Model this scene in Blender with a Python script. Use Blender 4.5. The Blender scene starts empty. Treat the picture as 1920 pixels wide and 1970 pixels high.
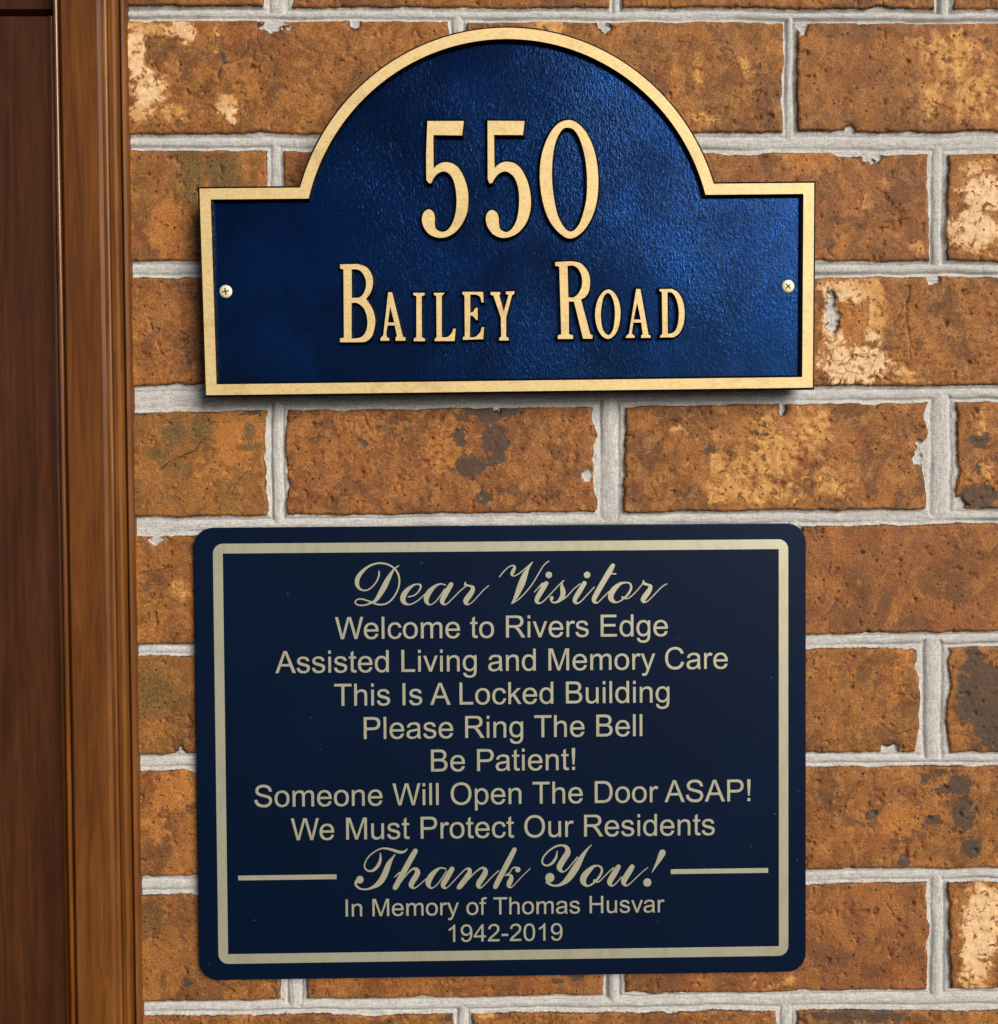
import bpy, math, random
import numpy as np
from mathutils import Matrix, Vector

# ------------------------------------------------------------------ camera, sky, sun, exposure
scene = bpy.context.scene
COL = scene.collection
PW, PH, FOCAL, DIST = 1920.0, 1970.0, 2050.0, 0.7059      # picture size and focal length in picture units, metres to the wall
YAW, PITCH, ROLL = map(math.radians, (-0.9727, -1.4271, -0.4022))

def rot_yxz(y, p, r):
    Ry = Matrix(((math.cos(y), 0, math.sin(y)), (0, 1, 0), (-math.sin(y), 0, math.cos(y))))
    Rx = Matrix(((1, 0, 0), (0, math.cos(p), -math.sin(p)), (0, math.sin(p), math.cos(p))))
    Rz = Matrix(((math.cos(r), -math.sin(r), 0), (math.sin(r), math.cos(r), 0), (0, 0, 1)))
    return Ry @ Rx @ Rz

TO_WORLD = Matrix(((1, 0, 0), (0, 0, -1), (0, 1, 0)))     # wall is the XZ plane, the viewer stands at -Y
CAM_ROT = TO_WORLD @ rot_yxz(YAW, PITCH, ROLL)
CAM_POS = Vector((0, -DIST, 0))
cam_data = bpy.data.cameras.new("camera")
cam_data.sensor_fit = 'HORIZONTAL'
cam_data.sensor_width = 36.0
cam_data.lens = 36.0 * FOCAL / PW
cam_data.clip_start, cam_data.clip_end = 0.01, 200.0
cam = bpy.data.objects.new("camera", cam_data)
cam.matrix_world = Matrix.Translation(CAM_POS) @ CAM_ROT.to_4x4()
COL.objects.link(cam)
scene.camera = cam

SUN_AZ, SUN_EL = math.radians(36), math.radians(23)       # to the right of the wall's normal, above the horizon
world = bpy.data.worlds.new("World")
scene.world = world
world.use_nodes = True
wn = world.node_tree
sky = wn.nodes.new('ShaderNodeTexSky')
sky.sky_type = 'NISHITA'
sky.sun_disc = False
sky.sun_elevation = SUN_EL
sun_dir = Vector((math.sin(SUN_AZ) * math.cos(SUN_EL), -math.cos(SUN_AZ) * math.cos(SUN_EL), math.sin(SUN_EL)))
sky.sun_rotation = math.atan2(sun_dir.x, sun_dir.y)
sky.air_density, sky.dust_density, sky.ozone_density = 0.35, 0.3, 1.0
bg = wn.nodes['Background']
bg.inputs['Strength'].default_value = 0.05
wn.links.new(sky.outputs[0], bg.inputs['Color'])

sun_data = bpy.data.lights.new("sun", 'SUN')
sun_data.energy = 4.6
sun_data.angle = math.radians(38)
sun_data.color = (1.0, 0.92, 0.82)
sun = bpy.data.objects.new("sun", sun_data)
sun.rotation_euler = sun_dir.to_track_quat('Z', 'Y').to_euler()
COL.objects.link(sun)

scene.view_settings.view_transform = 'Standard'
scene.view_settings.look = 'None'
scene.view_settings.gamma = 1.0
scene.view_settings.use_curve_mapping = False
scene.view_settings.exposure = 0.10
scene.cycles.max_bounces = 6
scene.cycles.use_denoising = True

# ------------------------------------------------------------------ helpers
def lin(h):
    h = h.lstrip('#')
    c = [int(h[i:i + 2], 16) / 255 for i in (0, 2, 4)]
    return tuple((x / 12.92 if x <= 0.04045 else ((x + 0.055) / 1.055) ** 2.4) for x in c) + (1.0,)

def onto(px, py, matrix):
    """A picture point carried along its line of sight onto the XY plane of a matrix; local x, y."""
    d = CAM_ROT @ Vector(((px - PW / 2) / FOCAL, -(py - PH / 2) / FOCAL, -1.0))
    inv = matrix.inverted()
    o, v = inv @ CAM_POS, inv.to_3x3() @ d
    t = -o.z / v.z
    return o.x + v.x * t, o.y + v.y * t

WALL_M = TO_WORLD.to_4x4()
def wall_at(px, py):
    return onto(px, py, WALL_M)

def tag(o, label, cat, group=None):
    o['label'] = label
    o['category'] = cat
    o['kind'] = 'thing'
    if group: o['group'] = group

def empty(name, matrix):
    o = bpy.data.objects.new(name, None)
    o.empty_display_size = 0.05
    o.matrix_world = matrix
    COL.objects.link(o)
    return o

def link_mesh(name, me, mats, parent=None, loc=(0, 0, 0)):
    for m in mats: me.materials.append(m)
    o = bpy.data.objects.new(name, me)
    o.location = loc
    COL.objects.link(o)
    if parent: o.parent = parent
    return o

def mesh_from(name, verts, faces, mats, parent=None, smooth=False, loc=(0, 0, 0)):
    me = bpy.data.meshes.new(name)
    me.from_pydata(verts, [], faces)
    me.update()
    if smooth:
        me.polygons.foreach_set('use_smooth', [True] * len(me.polygons))
    return link_mesh(name, me, mats, parent, loc)

def plate(name, loops, z0, z1, bevel, mats, parent, flare=False, res=1, side_normal=0.3):
    """Closed outlines (holes included) filled flat and given a thickness from z0 to z1, edges rounded by bevel.
    With two materials the second one covers the walls."""
    cu = bpy.data.curves.new(name, 'CURVE')
    cu.dimensions = '2D'
    cu.fill_mode = 'BOTH'
    h = (z1 - z0) / 2
    cu.extrude = max(h - bevel, 1e-6)
    cu.bevel_depth = bevel
    cu.bevel_resolution = res
    cu.offset = -bevel if not flare else 0.0
    for lp in loops:
        sp = cu.splines.new('POLY')
        sp.points.add(len(lp) - 1)
        flat = []
        for x, y in lp: flat += [x, y, 0.0, 1.0]
        sp.points.foreach_set('co', flat)
        sp.use_cyclic_u = True
    tmp = bpy.data.objects.new(name, cu)
    COL.objects.link(tmp)
    dg = bpy.context.evaluated_depsgraph_get()
    me = bpy.data.meshes.new_from_object(tmp.evaluated_get(dg))
    bpy.data.objects.remove(tmp)
    bpy.data.curves.remove(cu)
    me.name = name
    n = len(me.vertices)
    co = np.empty(n * 3)
    me.vertices.foreach_get('co', co)
    co = co.reshape(-1, 3)
    co[:, 2] += (z0 + z1) / 2
    me.vertices.foreach_set('co', co.ravel())
    me.materials.clear()
    me.update()
    if len(mats) > 1:
        me.polygons.foreach_set('material_index', [0 if p.normal.z > side_normal else 1 for p in me.polygons])
    else:
        me.polygons.foreach_set('material_index', [0] * len(me.polygons))
    me.polygons.foreach_set('use_smooth', [False] * len(me.polygons))
    return link_mesh(name, me, mats, parent)

class NT:
    """A material's nodes, written as expressions."""
    def __init__(self, name):
        self.m = bpy.data.materials.new(name)
        self.m.use_nodes = True
        self.t = self.m.node_tree
        self.b = self.t.nodes['Principled BSDF']
        self.out = self.t.nodes['Material Output']
    def new(self, kind, **kw):
        n = self.t.nodes.new('ShaderNode' + kind)
        for k, v in kw.items(): setattr(n, k, v)
        return n
    def put(self, sock, v):
        if hasattr(v, 'is_output'): self.t.links.new(v, sock)
        elif v is not None: sock.default_value = v
    def obj(self, scale=(1, 1, 1), loc=(0, 0, 0)):
        tc = self.new('TexCoord')
        mp = self.new('Mapping')
        self.put(mp.inputs['Vector'], tc.outputs['Object'])
        mp.inputs['Scale'].default_value = scale
        mp.inputs['Location'].default_value = loc
        return mp.outputs[0]
    def noise(self, vec, scale, detail=4, rough=0.55, dist=0.0):
        n = self.new('TexNoise')
        self.put(n.inputs['Vector'], vec)
        n.inputs['Scale'].default_value = scale
        n.inputs['Detail'].default_value = detail
        n.inputs['Roughness'].default_value = rough
        n.inputs['Distortion'].default_value = dist
        return n.outputs['Fac']
    def vor(self, vec, scale, feature='F1', rnd=1.0):
        n = self.new('TexVoronoi', feature=feature)
        self.put(n.inputs['Vector'], vec)
        n.inputs['Scale'].default_value = scale
        n.inputs['Randomness'].default_value = rnd
        return n.outputs['Distance']
    def math(self, op, a, b=None, c=None, clamp=False):
        n = self.new('Math', operation=op)
        n.use_clamp = clamp
        for i, v in enumerate((a, b, c)):
            if v is not None: self.put(n.inputs[i], v)
        return n.outputs[0]
    def step(self, v, lo, hi, o0=0.0, o1=1.0):
        n = self.new('MapRange', interpolation_type='SMOOTHSTEP')
        self.put(n.inputs['Value'], v)
        for k, x in (('From Min', lo), ('From Max', hi), ('To Min', o0), ('To Max', o1)): n.inputs[k].default_value = x
        return n.outputs[0]
    def mix(self, f, a, b, blend='MIX'):
        n = self.new('Mix', data_type='RGBA', blend_type=blend)
        self.put(n.inputs[0], f)
        self.put(n.inputs[6], a)
        self.put(n.inputs[7], b)
        return n.outputs[2]
    def ramp(self, f, stops):
        n = self.new('ValToRGB')
        self.put(n.inputs[0], f)
        e = n.color_ramp.elements
        while len(e) < len(stops): e.new(0.5)
        for el, (p, c) in zip(e, stops): el.position = p; el.color = c
        return n.outputs[0]
    def attr(self, name):
        n = self.new('Attribute')
        n.attribute_name = name
        return n
    def bump(self, h, strength, dist, normal=None):
        n = self.new('Bump')
        n.inputs['Strength'].default_value = strength
        n.inputs['Distance'].default_value = dist
        self.put(n.inputs['Height'], h)
        if normal is not None: self.put(n.inputs['Normal'], normal)
        return n.outputs[0]
    def set(self, **kw):
        for k, v in kw.items(): self.put(self.b.inputs[k.replace('_', ' ')], v)
        return self.m

# ------------------------------------------------------------------ materials
def mat_wall():
    n = NT('brick_and_mortar')
    P = n.obj()
    joint = n.attr('joint').outputs['Fac']
    pa = n.attr('patches')
    sp = n.new('SeparateColor')
    n.put(sp.inputs[0], pa.outputs['Color'])
    pale, dark, olive = sp.outputs[0], sp.outputs[1], sp.outputs[2]
    pb = n.attr('tones')
    sp2 = n.new('SeparateColor')
    n.put(sp2.inputs[0], pb.outputs['Color'])
    tone, orange, white = sp2.outputs[0], sp2.outputs[1], sp2.outputs[2]
    fine = n.noise(P, 900, 3, 0.6)
    mid = n.noise(P, 190, 6, 0.62)
    big = n.noise(P, 48, 5, 0.6, 0.6)
    blot = n.noise(n.obj((1, 1, 0.55), (3, 1, 2)), 75, 5, 0.65, 1.2)
    # body of the brick: mottled browns and oranges laid over each other
    def layer(loc, sc, rough, dist, lo, hi, squash=(1, 1, 1)):
        return n.step(n.noise(n.obj(squash, loc), sc, 8, rough, dist), lo, hi)
    mot = n.attr('mottle').outputs['Fac']
    body = n.ramp(n.math('ADD', n.math('MULTIPLY', mid, 0.45), n.math('MULTIPLY', big, 0.55)),
                  [(0.32, lin('68431e')), (0.43, lin('865828')), (0.51, lin('98642d')), (0.60, lin('a97336')), (0.72, lin('bd894a'))])
    red = n.mix(n.math('MULTIPLY', n.step(tone, 0.5, 0.9), 0.8), body, n.mix(0.6, body, lin('865233')))
    red = n.mix(n.step(tone, 0.40, 0.05, 0, 0.8), red, n.mix(0.6, red, lin('84622f')))
    red = n.mix(n.math('MULTIPLY', layer((3, 1, 2), 38, 0.64, 1.0, 0.525, 0.555, (1, 1, 0.6)), 0.55), red, n.mix(mid, lin('a06126'), lin('bd8344')))
    red = n.mix(n.math('MULTIPLY', layer((7, 2, 5), 30, 0.64, 0.7, 0.525, 0.56), 0.65), red, n.mix(mid, lin('553620'), lin('7c532f')))
    red = n.mix(n.math('MULTIPLY', layer((1, 9, 5), 26, 0.66, 0.6, 0.54, 0.60), 0.5), red, lin('925628'))
    red = n.mix(n.math('MULTIPLY', n.math('MULTIPLY', layer((9, 9, 1), 85, 0.74, 0.5, 0.53, 0.58), mot), 0.75), red, lin('bd8750'))
    red = n.mix(n.math('MULTIPLY', n.math('MULTIPLY', layer((2, 4, 9), 95, 0.74, 0.5, 0.54, 0.59), mot), 0.75), red, lin('50321a'))
    oranged = n.step(n.math('ADD', orange, n.math('MULTIPLY', n.math('SUBTRACT', mid, 0.5), 1.3)), 0.38, 0.62)
    red = n.mix(n.math('MULTIPLY', oranged, 0.72), red, n.mix(mid, lin('a86526'), lin('d0914a')))
    ol = n.step(n.math('ADD', olive, n.math('MULTIPLY', n.math('SUBTRACT', mid, 0.5), 1.1)), 0.34, 0.66)
    red = n.mix(n.math('MULTIPLY', ol, 0.75), red, n.mix(fine, lin('514323'), lin('7c673c')))
    # fine grain
    red = n.mix(0.6, red, n.mix(n.step(fine, 0.28, 0.72), lin('3c342c'), lin('c8beb4')), 'OVERLAY')
    # flaked pale skin
    hole = n.noise(n.obj((1, 1, 1), (5, 8, 2)), 130, 6, 0.70, 0.8)
    pn = n.math('ADD', pale, n.math('MULTIPLY', n.math('SUBTRACT', n.noise(P, 105, 8, 0.72, 0.6), 0.5), 2.2))
    pn = n.math('SUBTRACT', pn, n.math('MULTIPLY', n.step(hole, 0.53, 0.60), 0.6))
    pm = n.step(pn, 0.45, 0.56)
    rim = n.step(pn, 0.22, 0.46)
    red = n.mix(n.math('MULTIPLY', rim, 0.55), red, lin('b97f45'))
    skin = n.ramp(n.noise(P, 210, 7, 0.68), [(0.30, lin('a06a34')), (0.43, lin('c8965a')), (0.56, lin('deb47c')), (0.72, lin('edd0a2'))])
    tan = n.ramp(n.noise(P, 210, 7, 0.68), [(0.30, lin('96622c')), (0.45, lin('b88344')), (0.60, lin('c99858')), (0.75, lin('d8ac6e'))])
    skin = n.mix(n.step(white, 0.3, 0.8), tan, n.mix(0.25, skin, lin('f0dcc0')))
    cracks = n.math('MULTIPLY', n.step(n.vor(n.obj((1, 1, 1.3), (1, 3, 2)), 62, 'DISTANCE_TO_EDGE'), 0.03, 0.008), n.step(white, 0.93, 1.0))
    skin = n.mix(n.math('MULTIPLY', cracks, 0.7), skin, lin('5a3a20'))
    red = n.mix(n.math('MULTIPLY', pm, 0.93), red, skin)
    # burnt dark skin
    dn = n.math('ADD', dark, n.math('MULTIPLY', n.math('SUBTRACT', n.noise(n.obj((1, 1, 1), (2, 9, 4)), 110, 8, 0.72, 0.5), 0.5), 2.1))
    dm = n.step(dn, 0.46, 0.55)
    red = n.mix(n.math('MULTIPLY', dm, 0.88), red, n.mix(fine, lin('2c231d'), lin('574739')))
    pores = n.math('MULTIPLY', n.step(n.vor(n.obj((1, 1, 0.8)), 200), 0.20, 0.08), n.step(n.noise(P, 90, 3), 0.42, 0.54))
    pores2 = n.math('MULTIPLY', n.step(n.vor(n.obj((1, 1, 1), (1, 1, 1)), 560), 0.24, 0.10), n.step(n.noise(P, 120, 3), 0.46, 0.58))
    pores = n.math('MAXIMUM', pores, n.math('MULTIPLY', pores2, 0.8))
    red = n.mix(n.math('MULTIPLY', pores, 0.85), red, lin('28160b'))
    flecks = n.math('MULTIPLY', n.step(n.vor(n.obj((1.2, 1, 0.7), (5, 3, 1)), 330), 0.14, 0.04), n.step(n.noise(n.obj((1, 1, 1), (4, 4, 4)), 70, 3), 0.54, 0.66))
    red = n.mix(n.math('MULTIPLY', flecks, 0.75), red, lin('e6bd90'))
    ck = n.step(n.math('ADD', n.attr('crack').outputs['Fac'], n.math('MULTIPLY', n.noise(P, 300, 4, 0.7), 0.9)), 1.0, 0.62)
    red = n.mix(n.math('MULTIPLY', ck, 0.8), red, lin('2a180d'))
    # mortar, ragged against the brick
    jn = n.math('ADD', joint, n.math('MULTIPLY', n.math('SUBTRACT', n.noise(P, 420, 5, 0.65), 0.5), 1.7))
    jm = n.step(jn, -0.18, 0.22)
    hv = n.attr('along').outputs['Fac']                    # 0 along a bed joint, 1 along an upright one
    sh = n.noise(n.obj((0.10, 1, 1)), 900, 5, 0.65)
    sv = n.noise(n.obj((1, 1, 0.12)), 900, 5, 0.65)
    streak = n.mix(0.55, n.mix(hv, sh, sv), n.noise(P, 520, 6, 0.72))
    mort = n.ramp(streak, [(0.30, lin('8a8883')), (0.42, lin('b4b3b0')), (0.52, lin('c6c5c3')), (0.68, lin('dad9d7'))])
    grain = n.noise(P, 1500, 2, 0.7)
    mort = n.mix(0.5, mort, n.mix(n.step(grain, 0.25, 0.75), lin('55534f'), lin('c8c6c2')), 'OVERLAY')
    mort = n.mix(n.math('MULTIPLY', n.step(n.noise(n.obj((1, 1, 1), (8, 1, 3)), 40, 5, 0.6), 0.52, 0.7), 0.4), mort, lin('94908a'))
    spots = n.math('MULTIPLY', n.step(n.vor(n.obj((0.7, 1, 1.3), (2, 2, 8)), 300), 0.14, 0.04), n.step(n.noise(P, 60, 3), 0.5, 0.65))
    mort = n.mix(n.math('MULTIPLY', spots, 0.7), mort, lin('4a463f'))
    col = n.mix(jm, red, mort)
    # edge shade painted dark where mortar has shrunk from the brick here and there
    gap = n.math('MULTIPLY', n.math('MULTIPLY', n.step(jn, -0.75, -0.2), n.step(jn, 0.25, -0.1)),
                 n.step(n.noise(n.obj((1, 1, 1), (6, 6, 1)), 55, 4, 0.6), 0.43, 0.54))
    col = n.mix(n.math('MULTIPLY', gap, 0.8), col, lin('22150c'))
    hb = n.math('ADD', n.math('MULTIPLY', mid, 0.9), n.math('MULTIPLY', fine, 0.35))
    hb = n.math('SUBTRACT', hb, n.math('MULTIPLY', pores, 0.7))
    hb = n.math('ADD', hb, n.math('MULTIPLY', pm, 0.25))
    hb = n.math('SUBTRACT', hb, n.math('MULTIPLY', dm, 0.12))
    hm = n.math('ADD', n.math('MULTIPLY', streak, 0.8), n.math('MULTIPLY', grain, 0.8))
    h = n.new('Mix', data_type='FLOAT')
    n.put(h.inputs[0], jm); n.put(h.inputs[2], hb); n.put(h.inputs[3], hm)
    nor = n.bump(h.outputs[0], 0.65, 0.0009)
    rough = n.mix(jm, (0.72, 0.72, 0.72, 1), (0.92, 0.92, 0.92, 1))
    return n.set(Base_Color=col, Roughness=rough, Normal=nor, Specular_IOR_Level=0.35)

def mat_gold():
    n = NT('brushed_gold_paint')
    P = n.obj()
    g = n.noise(P, 500, 5, 0.65)
    brush = n.noise(n.obj((0.2, 1, 1)), 1600, 4, 0.65)
    worn = n.noise(n.obj((1, 1, 1), (3, 3, 0)), 60, 6, 0.7)
    c = n.mix(g, lin('cdae70'), lin('e8d29c'))
    c = n.mix(n.math('MULTIPLY', n.step(brush, 0.46, 0.66), 0.35), c, lin('a8854a'))
    c = n.mix(n.math('MULTIPLY', n.step(worn, 0.50, 0.66), 0.35), c, lin('a98a55'))
    specks = n.math('MULTIPLY', n.step(n.vor(P, 420), 0.10, 0.04), n.step(n.noise(P, 80, 3), 0.52, 0.62))
    c = n.mix(n.math('MULTIPLY', specks, 0.6), c, lin('4a3a20'))
    nor = n.bump(n.math('ADD', brush, g), 0.4, 0.0003)
    r = n.math('ADD', n.math('MULTIPLY', g, 0.2), 0.42)
    return n.set(Base_Color=c, Metallic=0.25, Roughness=r, Normal=nor)

def mat_navy_cast():
    n = NT('hammered_navy_enamel')
    P = n.obj()
    a = n.noise(n.obj((1.0, 0.75, 1)), 420, 3, 0.55, 1.5)
    b = n.noise(n.obj((1.5, 0.7, 1), (3, 2, 0)), 620, 2, 0.5, 0.8)
    t = n.noise(P, 16, 5, 0.62, 0.6)
    c = n.mix(n.step(t, 0.30, 0.72), lin('162a4c'), lin('18396a'))
    amp = n.step(n.noise(n.obj((1, 1, 1), (2, 6, 0)), 10, 3, 0.5), 0.35, 0.65, 0.5, 1.1)
    nor = n.bump(n.math('MULTIPLY', amp, n.math('ADD', n.math('MULTIPLY', a, 0.7), n.math('MULTIPLY', b, 0.5))), 0.34, 0.0008)
    r = n.math('ADD', n.math('MULTIPLY', n.step(n.noise(n.obj((1, 1, 1), (4, 1, 0)), 20, 5, 0.62), 0.35, 0.65), 0.03), 0.20)
    return n.set(Base_Color=c, Metallic=0.97, Roughness=r, Normal=nor, Specular_IOR_Level=0.3)

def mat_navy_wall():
    n = NT('shaded_navy_enamel')  # navy of the flanks, taken near black to carry their shade
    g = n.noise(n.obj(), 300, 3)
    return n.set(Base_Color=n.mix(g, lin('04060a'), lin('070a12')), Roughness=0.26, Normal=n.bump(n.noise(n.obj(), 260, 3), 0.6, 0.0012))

def mat_panel():
    n = NT('satin_navy_panel')
    P = n.obj()
    t = n.noise(P, 9, 4, 0.6)
    c = n.mix(t, lin('031024'), lin('051936'))
    nor = n.bump(n.noise(P, 1400, 2, 0.5), 0.12, 0.0003)
    dust = n.math('MULTIPLY', n.step(n.vor(n.obj((1, 1, 1), (3, 1, 0)), 90), 0.055, 0.02), n.step(n.noise(P, 30, 3), 0.5, 0.6))
    c = n.mix(n.math('MULTIPLY', dust, 0.35), c, lin('8c90a0'))
    return n.set(Base_Color=c, Metallic=0.3, Roughness=0.42, Normal=nor, Specular_IOR_Level=0.16)

def mat_engraved():
    n = NT('engraved_champagne')
    P = n.obj()
    g = n.noise(P, 700, 5, 0.7)
    w = n.noise(n.obj((1, 0.3, 1), (2, 0, 0)), 160, 5, 0.65)
    c = n.mix(g, lin('a8a68c'), lin('c8c6ae'))
    c = n.mix(n.math('MULTIPLY', n.step(w, 0.45, 0.68), 0.3), c, lin('97946f'))
    return n.set(Base_Color=c, Metallic=0.5, Roughness=0.42)

def mat_brass():
    n = NT('brass_screw_metal')
    g = n.noise(n.obj(), 900, 3)
    return n.set(Base_Color=n.mix(g, lin('d8cc92'), lin('f3ecc6')), Metallic=0.25, Roughness=0.45)

def mat_slot():
    n = NT('screw_slot_shade')  # dark colour stands in for the shade down in the slot
    return n.set(Base_Color=lin('2e2716'), Roughness=0.8)

def mat_wood(name, cols, rough, coat, seed, bump=0.35):
    n = NT(name)
    P = n.obj((1, 1, 0.06), (seed, seed * 2, seed))
    g1 = n.noise(P, 150, 8, 0.68, 1.2)
    g2 = n.noise(n.obj((1, 1, 0.02), (seed * 3, 1, seed)), 600, 4, 0.6)
    fl = n.noise(n.obj((1, 1, 0.25), (seed, 4, seed)), 14, 4, 0.6, 0.6)
    c = n.ramp(n.math('ADD', n.math('MULTIPLY', g1, 0.6), n.math('MULTIPLY', fl, 0.4)), [(p, lin(h)) for p, h in cols])
    c = n.mix(0.35, c, n.mix(g2, lin('2a1408'), lin('c8935a')), 'OVERLAY')
    pore = n.math('MULTIPLY', n.step(n.noise(n.obj((1, 1, 0.05), (seed, 7, 1)), 1100, 4, 0.7), 0.58, 0.68), n.step(n.noise(n.obj((1, 1, 0.3), (seed, 2, 2)), 40, 4), 0.42, 0.6))
    c = n.mix(n.math('MULTIPLY', pore, 0.55), c, lin('1e0f06'))
    nick = n.math('MULTIPLY', n.step(n.vor(n.obj((1, 1, 0.5), (seed, 1, 3)), 60), 0.06, 0.02), n.step(n.noise(n.obj(), 30, 3), 0.5, 0.6))
    c = n.mix(n.math('MULTIPLY', nick, 0.6), c, lin('24130a'))
    nor = n.bump(n.math('ADD', g2, n.math('MULTIPLY', n.noise(n.obj(), 160, 4), 0.8)), bump, 0.0003)
    return n.set(Base_Color=c, Roughness=rough, Normal=nor, Coat_Weight=coat, Coat_Roughness=0.12, Specular_IOR_Level=0.22)

M = dict(wall=mat_wall(), gold=mat_gold(), navy=mat_navy_cast(), side=mat_navy_wall(), panel=mat_panel(), engraved=mat_engraved(),
         brass=mat_brass(), slot=mat_slot(),
         casing=mat_wood('varnished_casing_wood', [(0.26, '3c220e'), (0.44, '5e3817'), (0.56, '71471d'), (0.72, '885b29')], 0.5, 0.0, 1.7, 0.25),
         bead=mat_wood('varnished_bead_wood', [(0.28, '40260f'), (0.45, '67401b'), (0.58, '7e5324'), (0.72, '986c34')], 0.42, 0.1, 4.1, 0.25),
         door=mat_wood('dark_varnished_door_wood', [(0.28, '29150b'), (0.46, '402312'), (0.58, '4e2d18'), (0.74, '60391d')], 0.48, 0.0, 7.3, 0.25),
         gloss=mat_wood('wet_gloss_bead_wood', [(0.30, '4a2810'), (0.5, '6e4219'), (0.7, '8d5c28')], 0.22, 0.9, 5.5, 0.5),
         shade=mat_wood('shaded_moulding_wood', [(0.30, '28120c'), (0.5, '3a1c12'), (0.7, '4a2616')], 0.34, 0.4, 9.2))

# ------------------------------------------------------------------ brick wall
def lattice(ix, iy, seed):
    h = (ix.astype(np.int64) * 374761393 + iy.astype(np.int64) * 668265263 + seed * 1442695041) & 0xFFFFFFFF
    h = ((h ^ (h >> 13)) * 1274126177) & 0xFFFFFFFF
    return ((h ^ (h >> 16)) & 0xFFFF) / 65535.0

def vnoise(x, y, seed):
    ix, iy = np.floor(x), np.floor(y)
    fx, fy = x - ix, y - iy
    fx, fy = fx * fx * (3 - 2 * fx), fy * fy * (3 - 2 * fy)
    a, b = lattice(ix, iy, seed), lattice(ix + 1, iy, seed)
    c, d = lattice(ix, iy + 1, seed), lattice(ix + 1, iy + 1, seed)
    return (a + (b - a) * fx) * (1 - fy) + (c + (d - c) * fx) * fy

def fbm(x, y, s, oct=4, seed=1, gain=0.5):
    t, amp, tot = 0, 1.0, 0.0
    for o in range(oct):
        t = t + amp * vnoise(x * s + 17.3 * o, y * s - 9.1 * o, seed + o)
        tot += amp; amp *= gain; s *= 2.03
    return t / tot - 0.5                                   # about -0.5 .. 0.5

S = 1.0084                                                # measured on a 1904-wide view of the picture
BED = [  # left x, top, bottom ; right x, top, bottom of each bed joint
    ((255, 10, 37), (1900, 15, 43)), ((255, 255, 286), (1900, 250, 293)), ((255, 497, 529), (1900, 497, 527)),
    ((255, 735, 786), (1900, 735, 767)), ((260, 986, 1024), (1900, 970, 999)), ((265, 1229, 1252), (1900, 1205, 1235)),
    ((268, 1440, 1473), (1900, 1436, 1461)), ((275, 1675, 1709), (1900, 1657, 1684)), ((275, 1912, 1940), (1900, 1888, 1927))]
UPR = {  # course (the bricks under bed joint k): upright joints, x0, x1 at their middle height
    -1: [(500, 557), (1165, 1190), (1783, 1824)], 0: [(855, 893), (1494, 1521)], 1: [(508, 541), (1140, 1178), (1773, 1808)],
    2: [(858, 898), (1494, 1524)], 3: [(508, 546), (1135, 1192), (1766, 1829)], 4: [(866, 900), (1500, 1530)],
    5: [(520, 556), (1145, 1182), (1754, 1811)], 6: [(868, 900), (1496, 1530)], 7: [(535, 582), (1150, 1192), (1770, 1812)],
    8: [(865, 901), (1481, 1521)]}
beds = []
for (xl, t0, b0), (xr, t1, b1) in BED:
    pts = [wall_at(S * x, S * y) for x, y in ((xl, t0), (xl, b0), (xr, t1), (xr, b1))]
    xa, xb = (pts[0][0] + pts[1][0]) / 2, (pts[2][0] + pts[3][0]) / 2
    za, zb = (pts[0][1] + pts[1][1]) / 2, (pts[2][1] + pts[3][1]) / 2
    ha, hb = (pts[0][1] - pts[1][1]) / 2, (pts[2][1] - pts[3][1]) / 2
    beds.append((xa, za, ha, (zb - za) / (xb - xa), (hb - ha) / (xb - xa)))
PITCH_Z = (beds[0][1] - beds[8][1]) / 8
PITCH_X = 0.2195
first_k, last_k = -4, 13
def bed(k):
    if 0 <= k <= 8: return beds[k]
    if k < 0: return (0.0, beds[0][1] + PITCH_Z * -k, 0.0052, 0.0, 0.0)
    return (0.0, beds[8][1] - PITCH_Z * (k - 8), 0.0052, 0.0, 0.0)
def uprights(k):
    out = []
    if k in UPR:
        za, zb = bed(k)[1], bed(k + 1)[1]
        ymid = None
        for x0, x1 in UPR[k]:
            # middle height of the course in the picture
            t = BED[k][1][2] if k >= 0 else -30
            b = BED[k + 1][1][1] if k + 1 <= 8 else 1990
            y = (t + b) / 2
            a, c = wall_at(S * x0, S * y)[0], wall_at(S * x1, S * y)[0]
            out.append(((a + c) / 2, (c - a) / 2))
        xs = sorted(o[0] for o in out)
        for i in range(1, 4): out.append((xs[-1] + PITCH_X * i, 0.0058))
    else:
        o = 0.067 if k % 2 else -0.0375
        for i in range(-2, 7): out.append((o + PITCH_X * (i - 1), 0.0058))
    return out

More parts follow.
